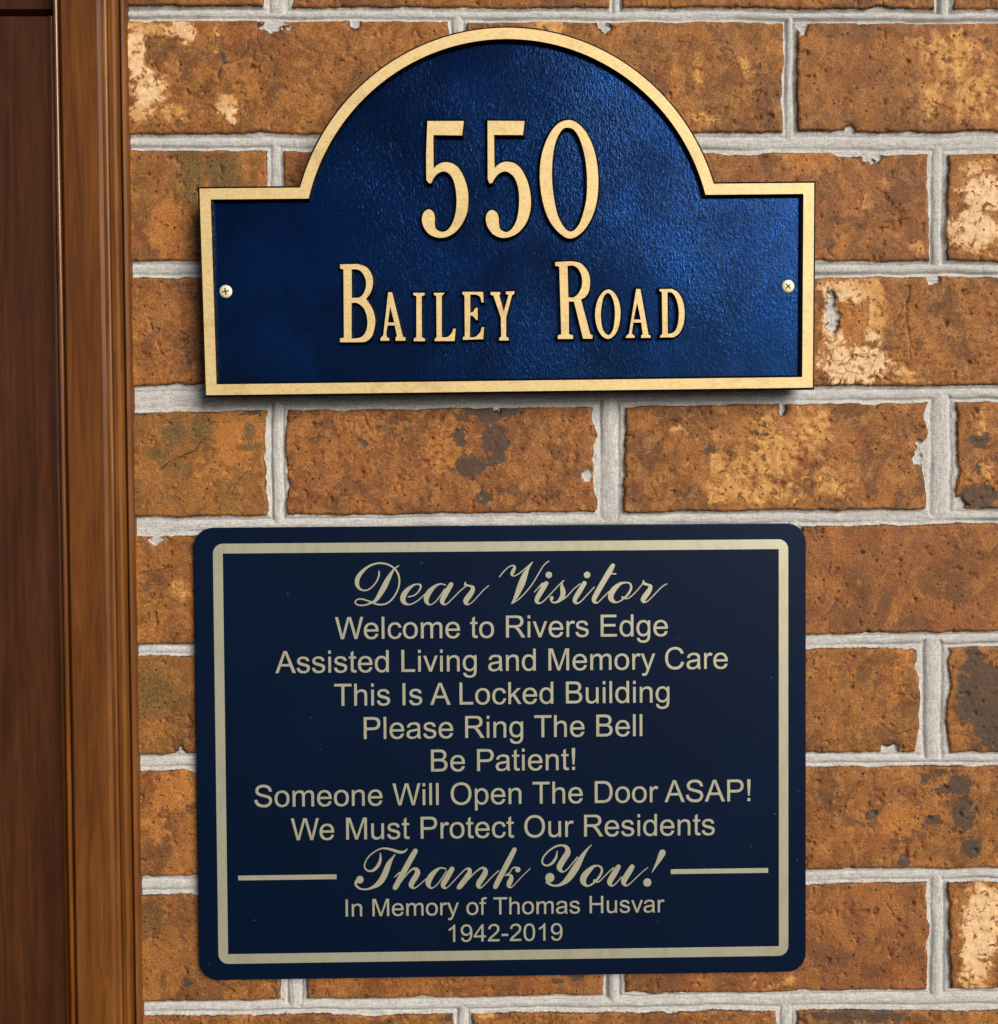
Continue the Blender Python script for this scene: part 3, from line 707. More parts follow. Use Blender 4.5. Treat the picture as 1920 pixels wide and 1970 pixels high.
GLYPHS = {  # plain sans letters: advance width, outline (2048 units to the em)
 ' ': (569, ''),
 '!': (569, 'M231 364L176 1120V1466H399V1120L346 364ZM185 0V205H392V0Z'),
 '-': (682, 'M65 440V621H618V440Z'),
 '0': (1139, 'M85 723Q85 983 138.5 1141.5T297.5 1386T563 1472Q680 1472 768 1425T914 1289T1006 1073Q1040 943 1040 723Q1040 465 987 306.5T828.5 61.5T562 -25Q350 -25 229 127Q85 309 85 723ZM270 723Q270 361 354.5 242T563 123Q687 123 771.5 243T855 723Q855 1085 771 1204T561 1323Q437 1323 363 1218Q270 1084 270 723Z'),
 '1': (1139, 'M763 0H583V1147Q518 1085 412.5 1023T223 930V1104Q374 1175 487 1276T647 1472H763Z'),
 '2': (1139, 'M1031 173V0H62Q60 65 83 125Q120 224 201.5 320T437 542Q676 738 760 852.5T844 1069Q844 1176 767.5 1249.5T568 1323Q438 1323 360 1245T281 1029L96 1048Q115 1255 239 1363.5T572 1472Q783 1472 906 1355T1029 1065Q1029 977 993 892T873.5 713T596 455Q464 344 426.5 304.5T312 173Z'),
 '4': (1139, 'M662 0V351H26V516L695 1466H842V516H1040V351H842V0ZM662 516V1177L203 516Z'),
 '9': (1139, 'M112 339L285 355Q307 233 369 178T528 123Q611 123 673.5 161T776 262.5T843 433.5T870 655Q870 667 869 691Q815 605 721.5 551.5T519 498Q337 498 211 630T85 978Q85 1201 216.5 1337T546 1472Q689 1472 807.5 1395T987.5 1175.5T1049 763Q1049 480 987.5 312.5T804.5 57.5T520 -25Q344 -25 232.5 72.5T112 339ZM849 987Q849 1142 766.5 1233T568 1324Q448 1324 359 1226T270 972Q270 832 354.5 744.5T563 657Q688 657 768.5 744.5T849 987Z'),
 'A': (1366, 'M-3 0L560 1466H769L1369 0H1148L977 444H364L203 0ZM420 602H917L764 1008Q694 1193 660 1312Q632 1171 581 1032Z'),
 'B': (1366, 'M150 0V1466H700Q868 1466 969.5 1421.5T1128.5 1284.5T1186 1091Q1186 997 1135 914T981 780Q1114 741 1185.5 647T1257 425Q1257 322 1213.5 233.5T1106 97T945.5 24.5T709 0ZM344 850H661Q790 850 846 867Q920 889 957.5 940T995 1068Q995 1141 960 1196.5T860 1272.5T637 1293H344ZM344 173H709Q803 173 841 180Q908 192 953 220T1027 301.5T1056 425Q1056 507 1014 567.5T897.5 652.5T683 677H344Z'),
 'C': (1479, 'M1204 514L1398 465Q1337 226 1178.5 100.5T791 -25Q554 -25 405.5 71.5T179.5 351T102 744Q102 973 189.5 1143.5T438.5 1402.5T794 1491Q1013 1491 1162.5 1379.5T1371 1066L1180 1021Q1129 1180 1032 1252.5T788 1325Q619 1325 505.5 1244T346 1026.5T300 745Q300 562 353.5 425.5T519.5 221.5T775 154Q936 154 1047.5 246T1204 514Z'),
 'D': (1479, 'M158 0V1466H663Q834 1466 924 1445Q1050 1416 1139 1340Q1255 1242 1312.5 1089.5T1370 741Q1370 574 1331 445T1231 231.5T1097.5 103.5T922 26.5T687 0ZM352 173H665Q810 173 892.5 200T1024 276Q1093 345 1131.5 461.5T1170 744Q1170 974 1094.5 1097.5T911 1263Q833 1293 660 1293H352Z'),
 'E': (1366, 'M162 0V1466H1222V1293H356V844H1167V672H356V173H1256V0Z'),
 'H': (1479, 'M164 0V1466H358V864H1120V1466H1314V0H1120V691H358V0Z'),
 'I': (569, 'M191 0V1466H385V0Z'),
 'L': (1139, 'M150 0V1466H344V173H1066V0Z'),
 'M': (1706, 'M152 0V1466H444L791 428Q839 283 861 211Q886 291 939 446L1290 1466H1551V0H1364V1227L938 0H763L339 1248V0Z'),
 'O': (1593, 'M99 714Q99 1079 295 1285.5T801 1492Q1004 1492 1167 1395T1415.5 1124.5T1501 731Q1501 507 1410.5 330T1154 62T800 -29Q593 -29 430 71T183 344T99 714ZM299 711Q299 446 441.5 293.5T799 141Q1018 141 1159.5 295T1301 732Q1301 911 1240.5 1044.5T1063.5 1251.5T802 1325Q596 1325 447.5 1183.5T299 711Z'),
 'P': (1366, 'M158 0V1466H711Q857 1466 934 1452Q1042 1434 1115 1383.5T1232.5 1242T1277 1042Q1277 855 1158 725.5T728 596H352V0ZM352 769H731Q919 769 998 839T1077 1036Q1077 1128 1030.5 1193.5T908 1280Q859 1293 727 1293H352Z'),
 'R': (1479, 'M161 0V1466H811Q1007 1466 1109 1426.5T1272 1287T1333 1066Q1333 911 1232.5 804.5T922 669Q999 632 1039 596Q1124 518 1200 401L1455 0H1211L1017 307Q932 439 877 509T778.5 607T690 646Q657 653 582 653H355V0ZM355 819H772Q905 819 980 846.5T1094 934.5T1133 1066Q1133 1172 1056 1240.5T813 1309H355Z'),
 'S': (1366, 'M92 471L275 487Q288 377 335.5 306.5T483 192.5T708 149Q819 149 904 182T1030.5 272.5T1072 398Q1072 467 1032 518.5T900 605Q841 628 639 676.5T356 768Q251 823 199.5 904.5T148 1087Q148 1198 211 1294.5T395 1441T674 1491Q844 1491 973.5 1436.5T1173 1275.5T1248 1036L1062 1022Q1045 1166 955.5 1240T691 1314Q509 1314 425.5 1247.5T342 1087Q342 1005 401 952Q459 899 704 843.5T1040 747Q1153 695 1206.5 608.5T1260 412Q1260 302 1197 204.5T1016 29T714 -25Q510 -25 372.5 34.5T156.5 213.5T92 471Z'),
 'T': (1251, 'M531 0V1293H48V1466H1210V1293H725V0Z'),
 'W': (1933, 'M414 0L25 1466H224L447 505Q483 354 509 205Q565 440 575 476L854 1466H1088L1298 724Q1377 448 1412 205Q1440 344 1485 524L1715 1466H1910L1508 0H1321L1012 1117Q973 1257 966 1289Q943 1188 923 1117L612 0Z'),
 'a': (1139, 'M828 131Q728 46 635.5 11T437 -24Q262 -24 168 61.5T74 280Q74 358 109.5 422.5T202.5 526T332 585Q385 599 492 612Q710 638 813 674Q814 711 814 721Q814 831 763 876Q694 937 558 937Q431 937 370.5 892.5T281 735L105 759Q129 872 184 941.5T343 1048.5T584 1086Q720 1086 805 1054T930 973.5T986 851Q995 804 995 681V441Q995 190 1006.5 123.5T1052 0H864Q836 56 828 131ZM813 533Q715 493 519 465Q408 449 362 429T291 370.5T266 285Q266 213 320.5 165T480 117Q584 117 665 162.5T784 287Q813 348 813 467Z'),
 'c': (1024, 'M828 389L1005 366Q976 183 856.5 79.5T563 -24Q345 -24 212.5 118.5T80 527Q80 699 137 828T310.5 1021.5T564 1086Q739 1086 850 997.5T993 746L818 719Q793 828 728.5 883T572 938Q435 938 349.5 840T264 530Q264 315 346.5 217.5T562 120Q669 120 740.5 185.5T828 389Z'),
 'd': (1139, 'M824 0V134Q723 -24 527 -24Q400 -24 293.5 46T128.5 241.5T70 530Q70 693 124.5 825.5T287 1028.5T528 1086Q628 1086 704.5 1046T829 940V1466H1008V0ZM255 530Q255 326 341 225T544 124Q662 124 744.5 220.5T827 515Q827 733 743 835T536 937Q416 937 335.5 839T255 530Z'),
 'e': (1139, 'M862 342L1048 319Q1004 156 885 66T581 -24Q348 -24 211.5 119.5T75 522Q75 790 213 938T571 1086Q784 1086 919 941T1054 533Q1054 517 1053 485H261Q271 310 360 217T582 124Q681 124 751 176T862 342ZM271 633H864Q852 767 796 834Q710 938 573 938Q449 938 364.5 855T271 633Z'),
 'f': (569, 'M178 0V922H19V1062H178V1175Q178 1282 197 1334Q223 1404 288.5 1447.5T472 1491Q548 1491 640 1473L613 1316Q557 1326 507 1326Q425 1326 391 1291T357 1160V1062H564V922H357V0Z'),
 'g': (1139, 'M102 -88L277 -114Q288 -195 338 -232Q405 -282 521 -282Q646 -282 714 -232T806 -92Q820 -4 819 139Q701 0 525 0Q306 0 186 158T66 537Q66 689 121 817.5T280.5 1016T525 1086Q712 1086 834 932V1062H1000V144Q1000 -104 949.5 -207.5T789.5 -371T523 -431Q334 -431 217.5 -346T102 -88ZM251 550Q251 341 334 245T542 149Q666 149 750 244.5T834 544Q834 735 749 836T539 937Q419 937 335 837.5T251 550Z'),
 'h': (1139, 'M135 0V1466H315V940Q441 1086 633 1086Q751 1086 838 1039.5T962.5 911T1000 673V0H820V673Q820 808 761.5 869.5T596 931Q516 931 445.5 889.5T345 777T315 581V0Z'),
 'i': (455, 'M136 1259V1466H316V1259ZM136 0V1062H316V0Z'),
 'k': (1024, 'M136 0V1466H316V630L742 1062H975L569 668L1016 0H794L443 543L316 421V0Z'),
 'l': (455, 'M131 0V1466H311V0Z'),
 'm': (1706, 'M135 0V1062H296V913Q346 991 429 1038.5T618 1086Q736 1086 811.5 1037T918 900Q1044 1086 1246 1086Q1404 1086 1489 998.5T1574 729V0H1395V669Q1395 775 1378 821.5T1315.5 896.5T1209 925Q1099 925 1026 851.5T953 617V0H773V690Q773 808 729.5 867T587 926Q512 926 448.5 886.5T356.5 771T328 551V0Z'),
 'n': (1139, 'M135 0V1062H297V911Q414 1086 635 1086Q731 1086 811.5 1051.5T932 961T988 828Q998 779 998 653V0H818V646Q818 756 797 810.5T722.5 897.5T597 930Q482 930 398.5 857T315 580V0Z'),
 'o': (1139, 'M68 531Q68 826 232 968Q369 1086 566 1086Q785 1086 924 942.5T1063 546Q1063 341 1001.5 223.5T822.5 41T566 -24Q343 -24 205.5 119T68 531ZM253 531Q253 327 342 225.5T566 124Q700 124 789 226T878 537Q878 734 788.5 835.5T566 937Q431 937 342 836T253 531Z'),
 'p': (1139, 'M135 -407V1062H299V924Q357 1005 430 1045.5T607 1086Q743 1086 847 1016T1004 818.5T1057 539Q1057 378 999.5 249T831.5 45.5T600 -24Q511 -24 440 13.5T315 110V-407ZM298 525Q298 322 380 225T578.5 124Q697 124 781.5 224.5T866 536Q866 737 783.5 837T586 937Q472 937 385 833T298 525Z'),
 'r': (682, 'M133 0V1062H295V901Q357 1014 409.5 1050T525 1086Q616 1086 710 1028L648 861Q582 900 516 900Q457 900 410 864.5T343 766Q313 670 313 556V0Z'),
 's': (1024, 'M63 317L241 345Q256 238 324.5 181T516 124Q640 124 700 174.5T760 293Q760 354 707 389Q670 413 523 450Q325 500 248.5 536.5T132.5 637.5T93 781Q93 852 125.5 912.5T214 1013Q256 1044 328.5 1065T484 1086Q609 1086 703.5 1050T843 952.5T905 788L729 764Q717 846 659.5 892T497 938Q373 938 320 897T267 801Q267 766 289 738Q311 709 358 690Q385 680 517 644Q708 593 783.5 560.5T902 466T945 310Q945 219 892 138.5T739 19T513 -24Q305 -24 196 60.5T63 317Z'),
 't': (569, 'M528 161L554 2Q478 -14 418 -14Q320 -14 266 17T190 98.5T168 311V922H36V1062H168V1325L347 1433V1062H528V922H347V301Q347 224 356.5 202T387 167T448 154Q485 154 528 161Z'),
 'u': (1139, 'M831 0V156Q707 -24 494 -24Q400 -24 318.5 12T197.5 102.5T142 236Q131 290 131 404V1062H311V473Q311 330 322 281Q339 210 394 169.5T530 129Q611 129 682 170.5T782.5 283.5T812 493V1062H992V0Z'),
 'v': (1024, 'M430 0L26 1062H216L444 426Q481 323 512 212Q536 296 579 414L815 1062H1000L598 0Z'),
 'y': (1024, 'M127 -409L107 -240Q166 -256 210 -256Q270 -256 306 -236T365 -180Q382 -153 420 -46Q425 -31 436 -2L33 1062H227L448 447Q491 330 525 201Q556 325 599 443L826 1062H1006L602 -18Q537 -193 501 -259Q453 -348 391 -389.5T243 -431Q191 -431 127 -409Z'),
}
KERN = {('W', 'e'): -61, ('P', 'a'): -38, (' ', 'A'): -113, ('A', ' '): -113, ('T', 'h'): 0, ('r', 'y'): 0, ('P', '!'): -20, ('y', ' '): -20, ('v', 'a'): -38, ('W', 'i'): -20, ('r', ' '): 0}

def run(text):
    """A line of plain letters as outlines, with its left and right ends."""
    x, out, prev = 0.0, [], None
    for ch in text:
        x += KERN.get((prev, ch), 0)
        adv, path = GLYPHS[ch]
        for lp in svg(path): out.append([(px + x, py) for px, py in lp])
        x += adv
        prev = ch
    xs = [p[0] for lp in out for p in lp]
    return out, min(xs), max(xs)

def smooth_loop(pts, n=7):
    """Closed outline; a third value marks a corner, the points between corners are joined by a smooth curve."""
    P = [(p[0], p[1]) for p in pts]
    C = [len(p) > 2 for p in pts]
    N, out = len(P), []
    for i in range(N):
        p1, p2 = P[i], P[(i + 1) % N]
        if C[i] and C[(i + 1) % N]:
            out.append(p1); continue
        p0 = P[i - 1] if not C[i] else (2 * p1[0] - p2[0], 2 * p1[1] - p2[1])
        p3 = P[(i + 2) % N] if not C[(i + 1) % N] else (2 * p2[0] - p1[0], 2 * p2[1] - p1[1])
        for s in range(n):
            t = s / n
            out.append(tuple(0.5 * (2 * p1[k] + (p2[k] - p0[k]) * t + (2 * p0[k] - 5 * p1[k] + 4 * p2[k] - p3[k]) * t * t + (3 * p1[k] - p0[k] - 3 * p2[k] + p3[k]) * t ** 3) for k in (0, 1)))
    return out

def parse(s):
    """'x,y x,yc ...' where c marks a corner."""
    out = []
    for w in s.split():
        c = w.endswith('c')
        a, b = w.rstrip('c').split(',')
        out.append((float(a), float(b), 1) if c else (float(a), float(b)))
    return out

def pen_lines(strokes, dots, res=1.6):
    """Pen strokes whose width swells and thins (x, y, width) merged into clean outlines."""
    allp = [p for s in strokes for p in s] + [(x, y, 2 * r) for x, y, r in dots]
    m = max(p[2] for p in allp)
    x0, y0 = min(p[0] for p in allp) - m, min(p[1] for p in allp) - m
    nx, ny = int((max(p[0] for p in allp) + m - x0) / res) + 3, int((max(p[1] for p in allp) + m - y0) / res) + 3
    D = np.full((ny, nx), 1e3)
    def disc(x, y, r):
        q = r + 4 * res
        i0, i1 = max(0, int((x - q - x0) / res)), min(nx, int((x + q - x0) / res) + 2)
        j0, j1 = max(0, int((y - q - y0) / res)), min(ny, int((y + q - y0) / res) + 2)
        gx_ = x0 + res * np.arange(i0, i1)
        gy_ = y0 + res * np.arange(j0, j1)
        d = np.sqrt((gx_[None, :] - x) ** 2 + (gy_[:, None] - y) ** 2) - r
        D[j0:j1, i0:i1] = np.minimum(D[j0:j1, i0:i1], d)
    for s in strokes:
        P = [s[0]] + list(s) + [s[-1]]
        for i in range(1, len(P) - 2):
            a, b, c, d = P[i - 1:i + 3]
            L = math.hypot(c[0] - b[0], c[1] - b[1])
            n = max(2, int(L / 2.2))
            for k in range(n + 1):
                t = k / n
                v = [0.5 * (2 * b[q] + (c[q] - a[q]) * t + (2 * a[q] - 5 * b[q] + 4 * c[q] - d[q]) * t * t + (3 * b[q] - a[q] - 3 * c[q] + d[q]) * t ** 3) for q in (0, 1, 2)]
                disc(v[0], v[1], max(v[2], 6) / 2)
    for x, y, r in dots: disc(x, y, r)
    # outline of D < 0 by marching squares
    ins = D < 0
    seg = {}
    def ex(j, i):
        t = D[j, i] / (D[j, i] - D[j, i + 1]); return (x0 + res * (i + t), y0 + res * j)
    def ey(j, i):
        t = D[j, i] / (D[j, i] - D[j + 1, i]); return (x0 + res * i, y0 + res * (j + t))
    code = ins[:-1, :-1] * 1 + ins[:-1, 1:] * 2 + ins[1:, 1:] * 4 + ins[1:, :-1] * 8
    TB = {1: [('L', 'T')], 2: [('T', 'R')], 3: [('L', 'R')], 4: [('R', 'B')], 5: [('L', 'B'), ('R', 'T')], 6: [('T', 'B')], 7: [('L', 'B')],
          8: [('B', 'L')], 9: [('B', 'T')], 10: [('T', 'L'), ('B', 'R')], 11: [('B', 'R')], 12: [('R', 'L')], 13: [('R', 'T')], 14: [('T', 'L')]}
    for j, i in zip(*np.nonzero((code > 0) & (code < 15))):
        for a, b in TB[int(code[j, i])]:
            key = {'T': ('x', j, i), 'B': ('x', j + 1, i), 'L': ('y', j, i), 'R': ('y', j, i + 1)}
            seg[key[a]] = key[b]
    loops = []
    while seg:
        k0, k = next(iter(seg.items()))
        seg.pop(k0)
        lp = [k0]
        while k != k0 and k in seg:
            lp.append(k); k = seg.pop(k)
        pts = [ex(q[1], q[2]) if q[0] == 'x' else ey(q[1], q[2]) for q in lp]
        if len(pts) > 8: loops.append(pts[::2])
    return loops

# ------------------------------------------------------------------ address plaque
TILT, PROLL = math.radians(2.6), math.radians(0.40)
PT = 0.0108                                               # how far its painted face stands off the wall plane
pc = Vector((0.0205, -PT - 0.0060, 0.128))
plaque_m = Matrix.Translation(pc) @ TO_WORLD.to_4x4() @ Matrix.Rotation(PROLL, 4, 'Z') @ Matrix.Rotation(TILT, 4, 'X')
RIM = 0.0034                                              # height of rim and letters over the field
rim_m = plaque_m @ Matrix.Translation((0, 0, RIM))
plaque = empty('address_plaque', plaque_m)
tag(plaque, 'arched navy plaque with raised gold rim, gold number 550 and street name', 'plaque')
def P_(x, y): return onto(x, y, rim_m)
c_tl, c_tr, c_br, c_bl = P_(384.5, 362.8), P_(1566, 351.8), P_(1563.8, 745.8), P_(396, 760)
hw = ((c_tr[0] - c_tl[0]) + (c_br[0] - c_bl[0])) / 4
cx0 = (c_tl[0] + c_tr[0] + c_br[0] + c_bl[0]) / 4
yt, yb = (c_tl[1] + c_tr[1]) / 2, (c_bl[1] + c_br[1]) / 2
sl, sr = P_(577.5, 361.4), P_(1372.9, 353.6)
top = P_(978, 53.4)
hs = (sr[0] - sl[0]) / 2
ac = (sl[0] + sr[0]) / 2
sag = top[1] - yt
AR = (hs * hs + sag * sag) / (2 * sag)
ay = top[1] - AR
def plaque_outline(o, rc=0.0012):
    """Outline shrunk by o from the outer edge."""
    R = AR - o
    y1, y0 = yt - o, yb + o
    x0, x1 = cx0 - hw + o, cx0 + hw - o
    a = math.asin((y1 - ay) / R)
    pts = [(x0, y0), (x1, y0), (x1, y1)]
    pts += [(ac + R * math.cos(a + (math.pi - 2 * a) * k / 72), ay + R * math.sin(a + (math.pi - 2 * a) * k / 72)) for k in range(73)]
    pts += [(x0, y1)]
    return pts
BW = 0.0068
plate('backplate', [plaque_outline(-0.0006)], -0.0085, 0.0, 0.0006, [M['navy'], M['side']], plaque, side_normal=0.9)
plate('raised_rim', [plaque_outline(0.0), plaque_outline(BW)], -0.0016, RIM, 0.0014, [M['gold'], M['side']], plaque, flare=True, res=0, side_normal=0.9)

def traced(txts, ox, oy, k, m):
    return [[onto(ox + x / k, oy + y / k, m) for x, y in smooth_loop(parse(t))] for t in txts]
K5 = 1904 / 360
five_a = ["118,68c 488,68c 470,214c 178,210c 180,550c 235,505 310,486 400,515 470,600 520,735 534,860 520,1000 460,1130 370,1220 260,1256 150,1228 85,1155 62,1070 80,1000 130,966 178,995 194,1055 192,1110 205,1165 260,1195 320,1178 370,1110 405,1000 415,880 405,760 380,665 340,605 285,580 225,600 182,648 157,698c 135,702c 108,668c 106,400"]
five_b = ["730,65c 1106,68c 1090,210c 795,208c 800,548c 855,500 930,482 1020,507 1090,585 1145,712 1170,860 1160,1000 1110,1125 1020,1218 900,1257 800,1228 735,1152 712,1062 730,1000 775,973 823,1000 843,1055 845,1110 860,1168 915,1198 970,1172 1020,1090 1045,980 1052,860 1042,750 1010,655 960,600 905,580 850,600 805,648 777,698c 750,702c 732,660c"]
zero = ["1550,58 1640,88 1740,195 1820,385 1855,620 1845,860 1790,1050 1700,1190 1580,1262 1470,1215 1360,1080 1290,880 1262,640 1280,420 1345,230 1440,100",
        "1550,135 1612,160 1670,255 1720,430 1742,640 1735,860 1690,1050 1640,1150 1575,1192 1510,1150 1445,1030 1405,850 1385,640 1395,420 1430,260 1490,155"]
for t in (five_a, five_b, zero):
    plate('house_number_digit', traced(t, 800, 220, K5, rim_m), -0.0016, RIM, 0.0014, [M['gold'], M['side']], plaque, flare=True, res=0, side_normal=0.9)
bailey = ["75,98c 260,95c 345,128 398,205 410,290 388,380 340,450c 402,545 430,640 430,720 400,828 340,882 270,890c 75,890c 75,850c 115,845c 110,150c 75,140c",
          "193,148c 250,150 300,182 338,265 330,360 280,430 195,440c", "192,490c 252,492 320,552 352,655 345,760 300,833 230,852 192,852c",
          "565,382c 605,382c 715,835c 740,840c 740,875c 640,875c 640,842c 655,830c 632,720c 558,720c 545,800c 550,840c 575,850c 575,875c 487,875c 487,850c 515,820c",
          "585,525c 627,690c 562,690c",
          "820,388c 935,388c 935,412c 905,420c 908,840c 940,855c 940,880c 825,880c 825,855c 852,840c 852,420c 820,410c",
          "1030,388c 1140,388c 1110,420c 1110,840c 1170,836 1215,790 1225,755c 1252,752c 1240,878c 1035,878c 1040,855c 1058,840c 1055,420c 1030,408c",
          "1320,378c 1530,378c 1535,485c 1515,485c 1500,430 1460,407 1400,405c 1400,590c 1430,580 1450,545 1458,540c 1475,540c 1475,665c 1458,662c 1430,627 1400,618c 1395,840c 1450,836 1500,790 1515,740c 1540,735c 1532,858c 1325,866c 1325,840c 1345,830c 1342,415c 1320,405c",
          "1605,380c 1705,380c 1705,405c 1695,410c 1740,580c 1790,410c 1762,400c 1762,375c 1850,372c 1845,400c 1825,412c 1765,640c 1765,835c 1790,845c 1790,872c 1695,872c 1695,845c 1715,835c 1712,640c 1635,415c 1608,408c"]
road = ["115,90c 320,80c 425,105 510,200 540,310 530,430 490,508 430,548c 545,975c 572,980c 568,1025c 455,1025c 345,572c 280,572c 283,970c 335,985c 330,1028c 148,1028c 148,985c 190,970c 165,145c 115,135c",
        "265,135c 340,135 400,178 440,270 440,380 400,470 340,520 275,520c",
        "762,425 840,470 895,580 912,720 890,880 840,980 762,1028 680,985 625,880 603,740 625,580 685,470",
        "758,468 800,500 835,600 845,730 830,880 805,945 765,982 715,945 685,870 672,740 685,600 715,500",
        "1105,418c 1155,418c 1255,980c 1280,985c 1278,1015c 1165,1015c 1165,985c 1185,975c 1165,828c 1068,828c 1050,960c 1085,995c 1082,1015c 978,1015c 980,995c 1015,965c",
        "1115,580c 1160,792c 1072,792c",
        "1390,420c 1540,418c 1612,460 1670,560 1695,700 1680,850 1630,960 1560,1008c 1395,1010c 1400,985c 1425,970c 1418,455c 1390,445c",
        "1485,455c 1550,470 1600,560 1625,700 1612,850 1570,940 1490,970c"]
plate('street_name_lettering', traced(bailey, 640, 490, 1904 / 360, rim_m), -0.0016, RIM, 0.0012, [M['gold'], M['side']], plaque, flare=True, res=0, side_normal=0.9)
plate('street_name_lettering', traced(road, 1050, 490, 1904 / 300, rim_m), -0.0016, RIM, 0.0012, [M['gold'], M['side']], plaque, flare=True, res=0, side_normal=0.9)

def screw(px, py, ang, parent, m):
    x, y = onto(px, py, m)
    R, H = 0.0041, 0.0009
    verts, faces, N, rings = [], [], 28, 6
    for k in range(rings):
        a = k / (rings - 1) * math.pi / 2
        rr, zz = R * math.cos(a * 0.98), H * math.sin(a)
        if k == rings - 1: rr = R * 0.05
        verts += [(rr * math.cos(2 * math.pi * i / N), rr * math.sin(2 * math.pi * i / N), zz) for i in range(N)]
    for k in range(rings - 1):
        for i in range(N):
            faces.append((k * N + i, k * N + (i + 1) % N, (k + 1) * N + (i + 1) % N, (k + 1) * N + i))
    faces.append(tuple((rings - 1) * N + i for i in range(N)))
    s = mesh_from('screw', verts, faces, [M['brass']], parent, True, (x, y, 0.0001))
    cv, cf = [], []
    for q in (0, 1):
        L, Wd = (R * 0.52, R * 0.10)
        if q: L, Wd = Wd, L
        b = len(cv)
        z = H + 0.00003 + 0.00002 * q
        cv += [(-L, -Wd, 0.0004), (L, -Wd, 0.0004), (L, Wd, 0.0004), (-L, Wd, 0.0004), (-L, -Wd, z), (L, -Wd, z), (L, Wd, z), (-L, Wd, z)]
        cf += [tuple(b + i for i in f) for f in ((4, 5, 6, 7), (0, 1, 5, 4), (1, 2, 6, 5), (2, 3, 7, 6), (3, 0, 4, 7))]
    c = mesh_from('cross_slot', cv, cf, [M['slot']], s)
    c.rotation_euler.z = ang
screw(434.5, 560.8, 0.15, plaque, plaque_m)
screw(1516.0, 550.8, 0.75, plaque, plaque_m)

# ------------------------------------------------------------------ visitor sign
SZ = 0.0042
sign_c = Vector((0.0133, -SZ, -0.1777))
sign_m = Matrix.Translation(sign_c) @ TO_WORLD.to_4x4()
sign = empty('visitor_sign', sign_m)
tag(sign, 'flat rectangular navy sign with rounded corners, pale border stripe and Dear Visitor message', 'sign')
def Q(x, y): return onto(x, y, sign_m)
def box_of(tl, tr, br, bl):
    a, b, c, d = Q(*tl), Q(*tr), Q(*br), Q(*bl)
    return (a[0] + d[0]) / 2, (b[0] + c[0]) / 2, (d[1] + c[1]) / 2, (a[1] + b[1]) / 2
def rounded(b, r, n=10):
    x0, x1, y0, y1 = b
    if r <= 0: return [(x0, y0), (x1, y0), (x1, y1), (x0, y1)]
    out = []
    for cx, cy, a in ((x1 - r, y0 + r, -90), (x1 - r, y1 - r, 0), (x0 + r, y1 - r, 90), (x0 + r, y0 + r, 180)):
        out += [(cx + r * math.cos(math.radians(a + 90 * k / n)), cy + r * math.sin(math.radians(a + 90 * k / n))) for k in range(n + 1)]
    return out
outer = box_of((374.8, 1016.0), (1551.9, 1006.2), (1549.6, 1870.6), (380.8, 1886.0))
plate('panel', [rounded(outer, 0.0125)], -0.0036, 0.0, 0.0007, [M['panel']], sign, res=2)
so = box_of((409.6, 1047.0), (1516.4, 1036.6), (1516.4, 1838.0), (420.4, 1854.8))
si = box_of((428.4, 1065.4), (1497.8, 1055.8), (1498.5, 1820.0), (438.8, 1836.0))
ENG = 0.00022
plate('border_stripe', [rounded(so, 0.0066), rounded(si, 0)], -0.0001, ENG, 0.00005, [M['engraved']], sign)

LINES = [('Welcome to Rivers Edge', 644.9, 1229.6, 1284.8, 1223.7, 42.3), ('Assisted Living and Memory Care', 529.9, 1295.2, 1399.9, 1286.2, 42.3),
         ('This Is A Locked Building', 643.3, 1358.0, 1287.7, 1351.2, 42.3), ('Please Ring The Bell', 700.0, 1421.9, 1235.7, 1415.8, 42.3),
         ('Be Patient!', 829.3, 1484.2, 1106.5, 1481.0, 42.3), ('Someone Will Open The Door ASAP!', 490.0, 1552.3, 1443.7, 1541.4, 42.3),
         ('We Must Protect Our Residents', 560.0, 1616.0, 1374.9, 1606.7, 42.3), ('In Memory of Thomas Husvar', 665.1, 1763.4, 1278.5, 1754.5, 33.4),
         ('1942-2019', 863.4, 1811.7, 1082.1, 1809.0, 33.4)]
for i, (text, x0, y0, x1, y1, cap) in enumerate(LINES):
    loops, a, b = run(text)
    L, R_ = Q(x0, y0), Q(x1, y1)
    sx = (R_[0] - L[0]) / (b - a)
    sy = cap * DIST / FOCAL / 1466
    base = (L[1] + R_[1]) / 2
    out = [[(L[0] + (x - a) * sx, base + y * sy) for x, y in lp] for lp in loops]
    plate('message_line' if i < 7 else 'memorial_line', out, -0.0001, ENG, 0.00003, [M['engraved']], sign)

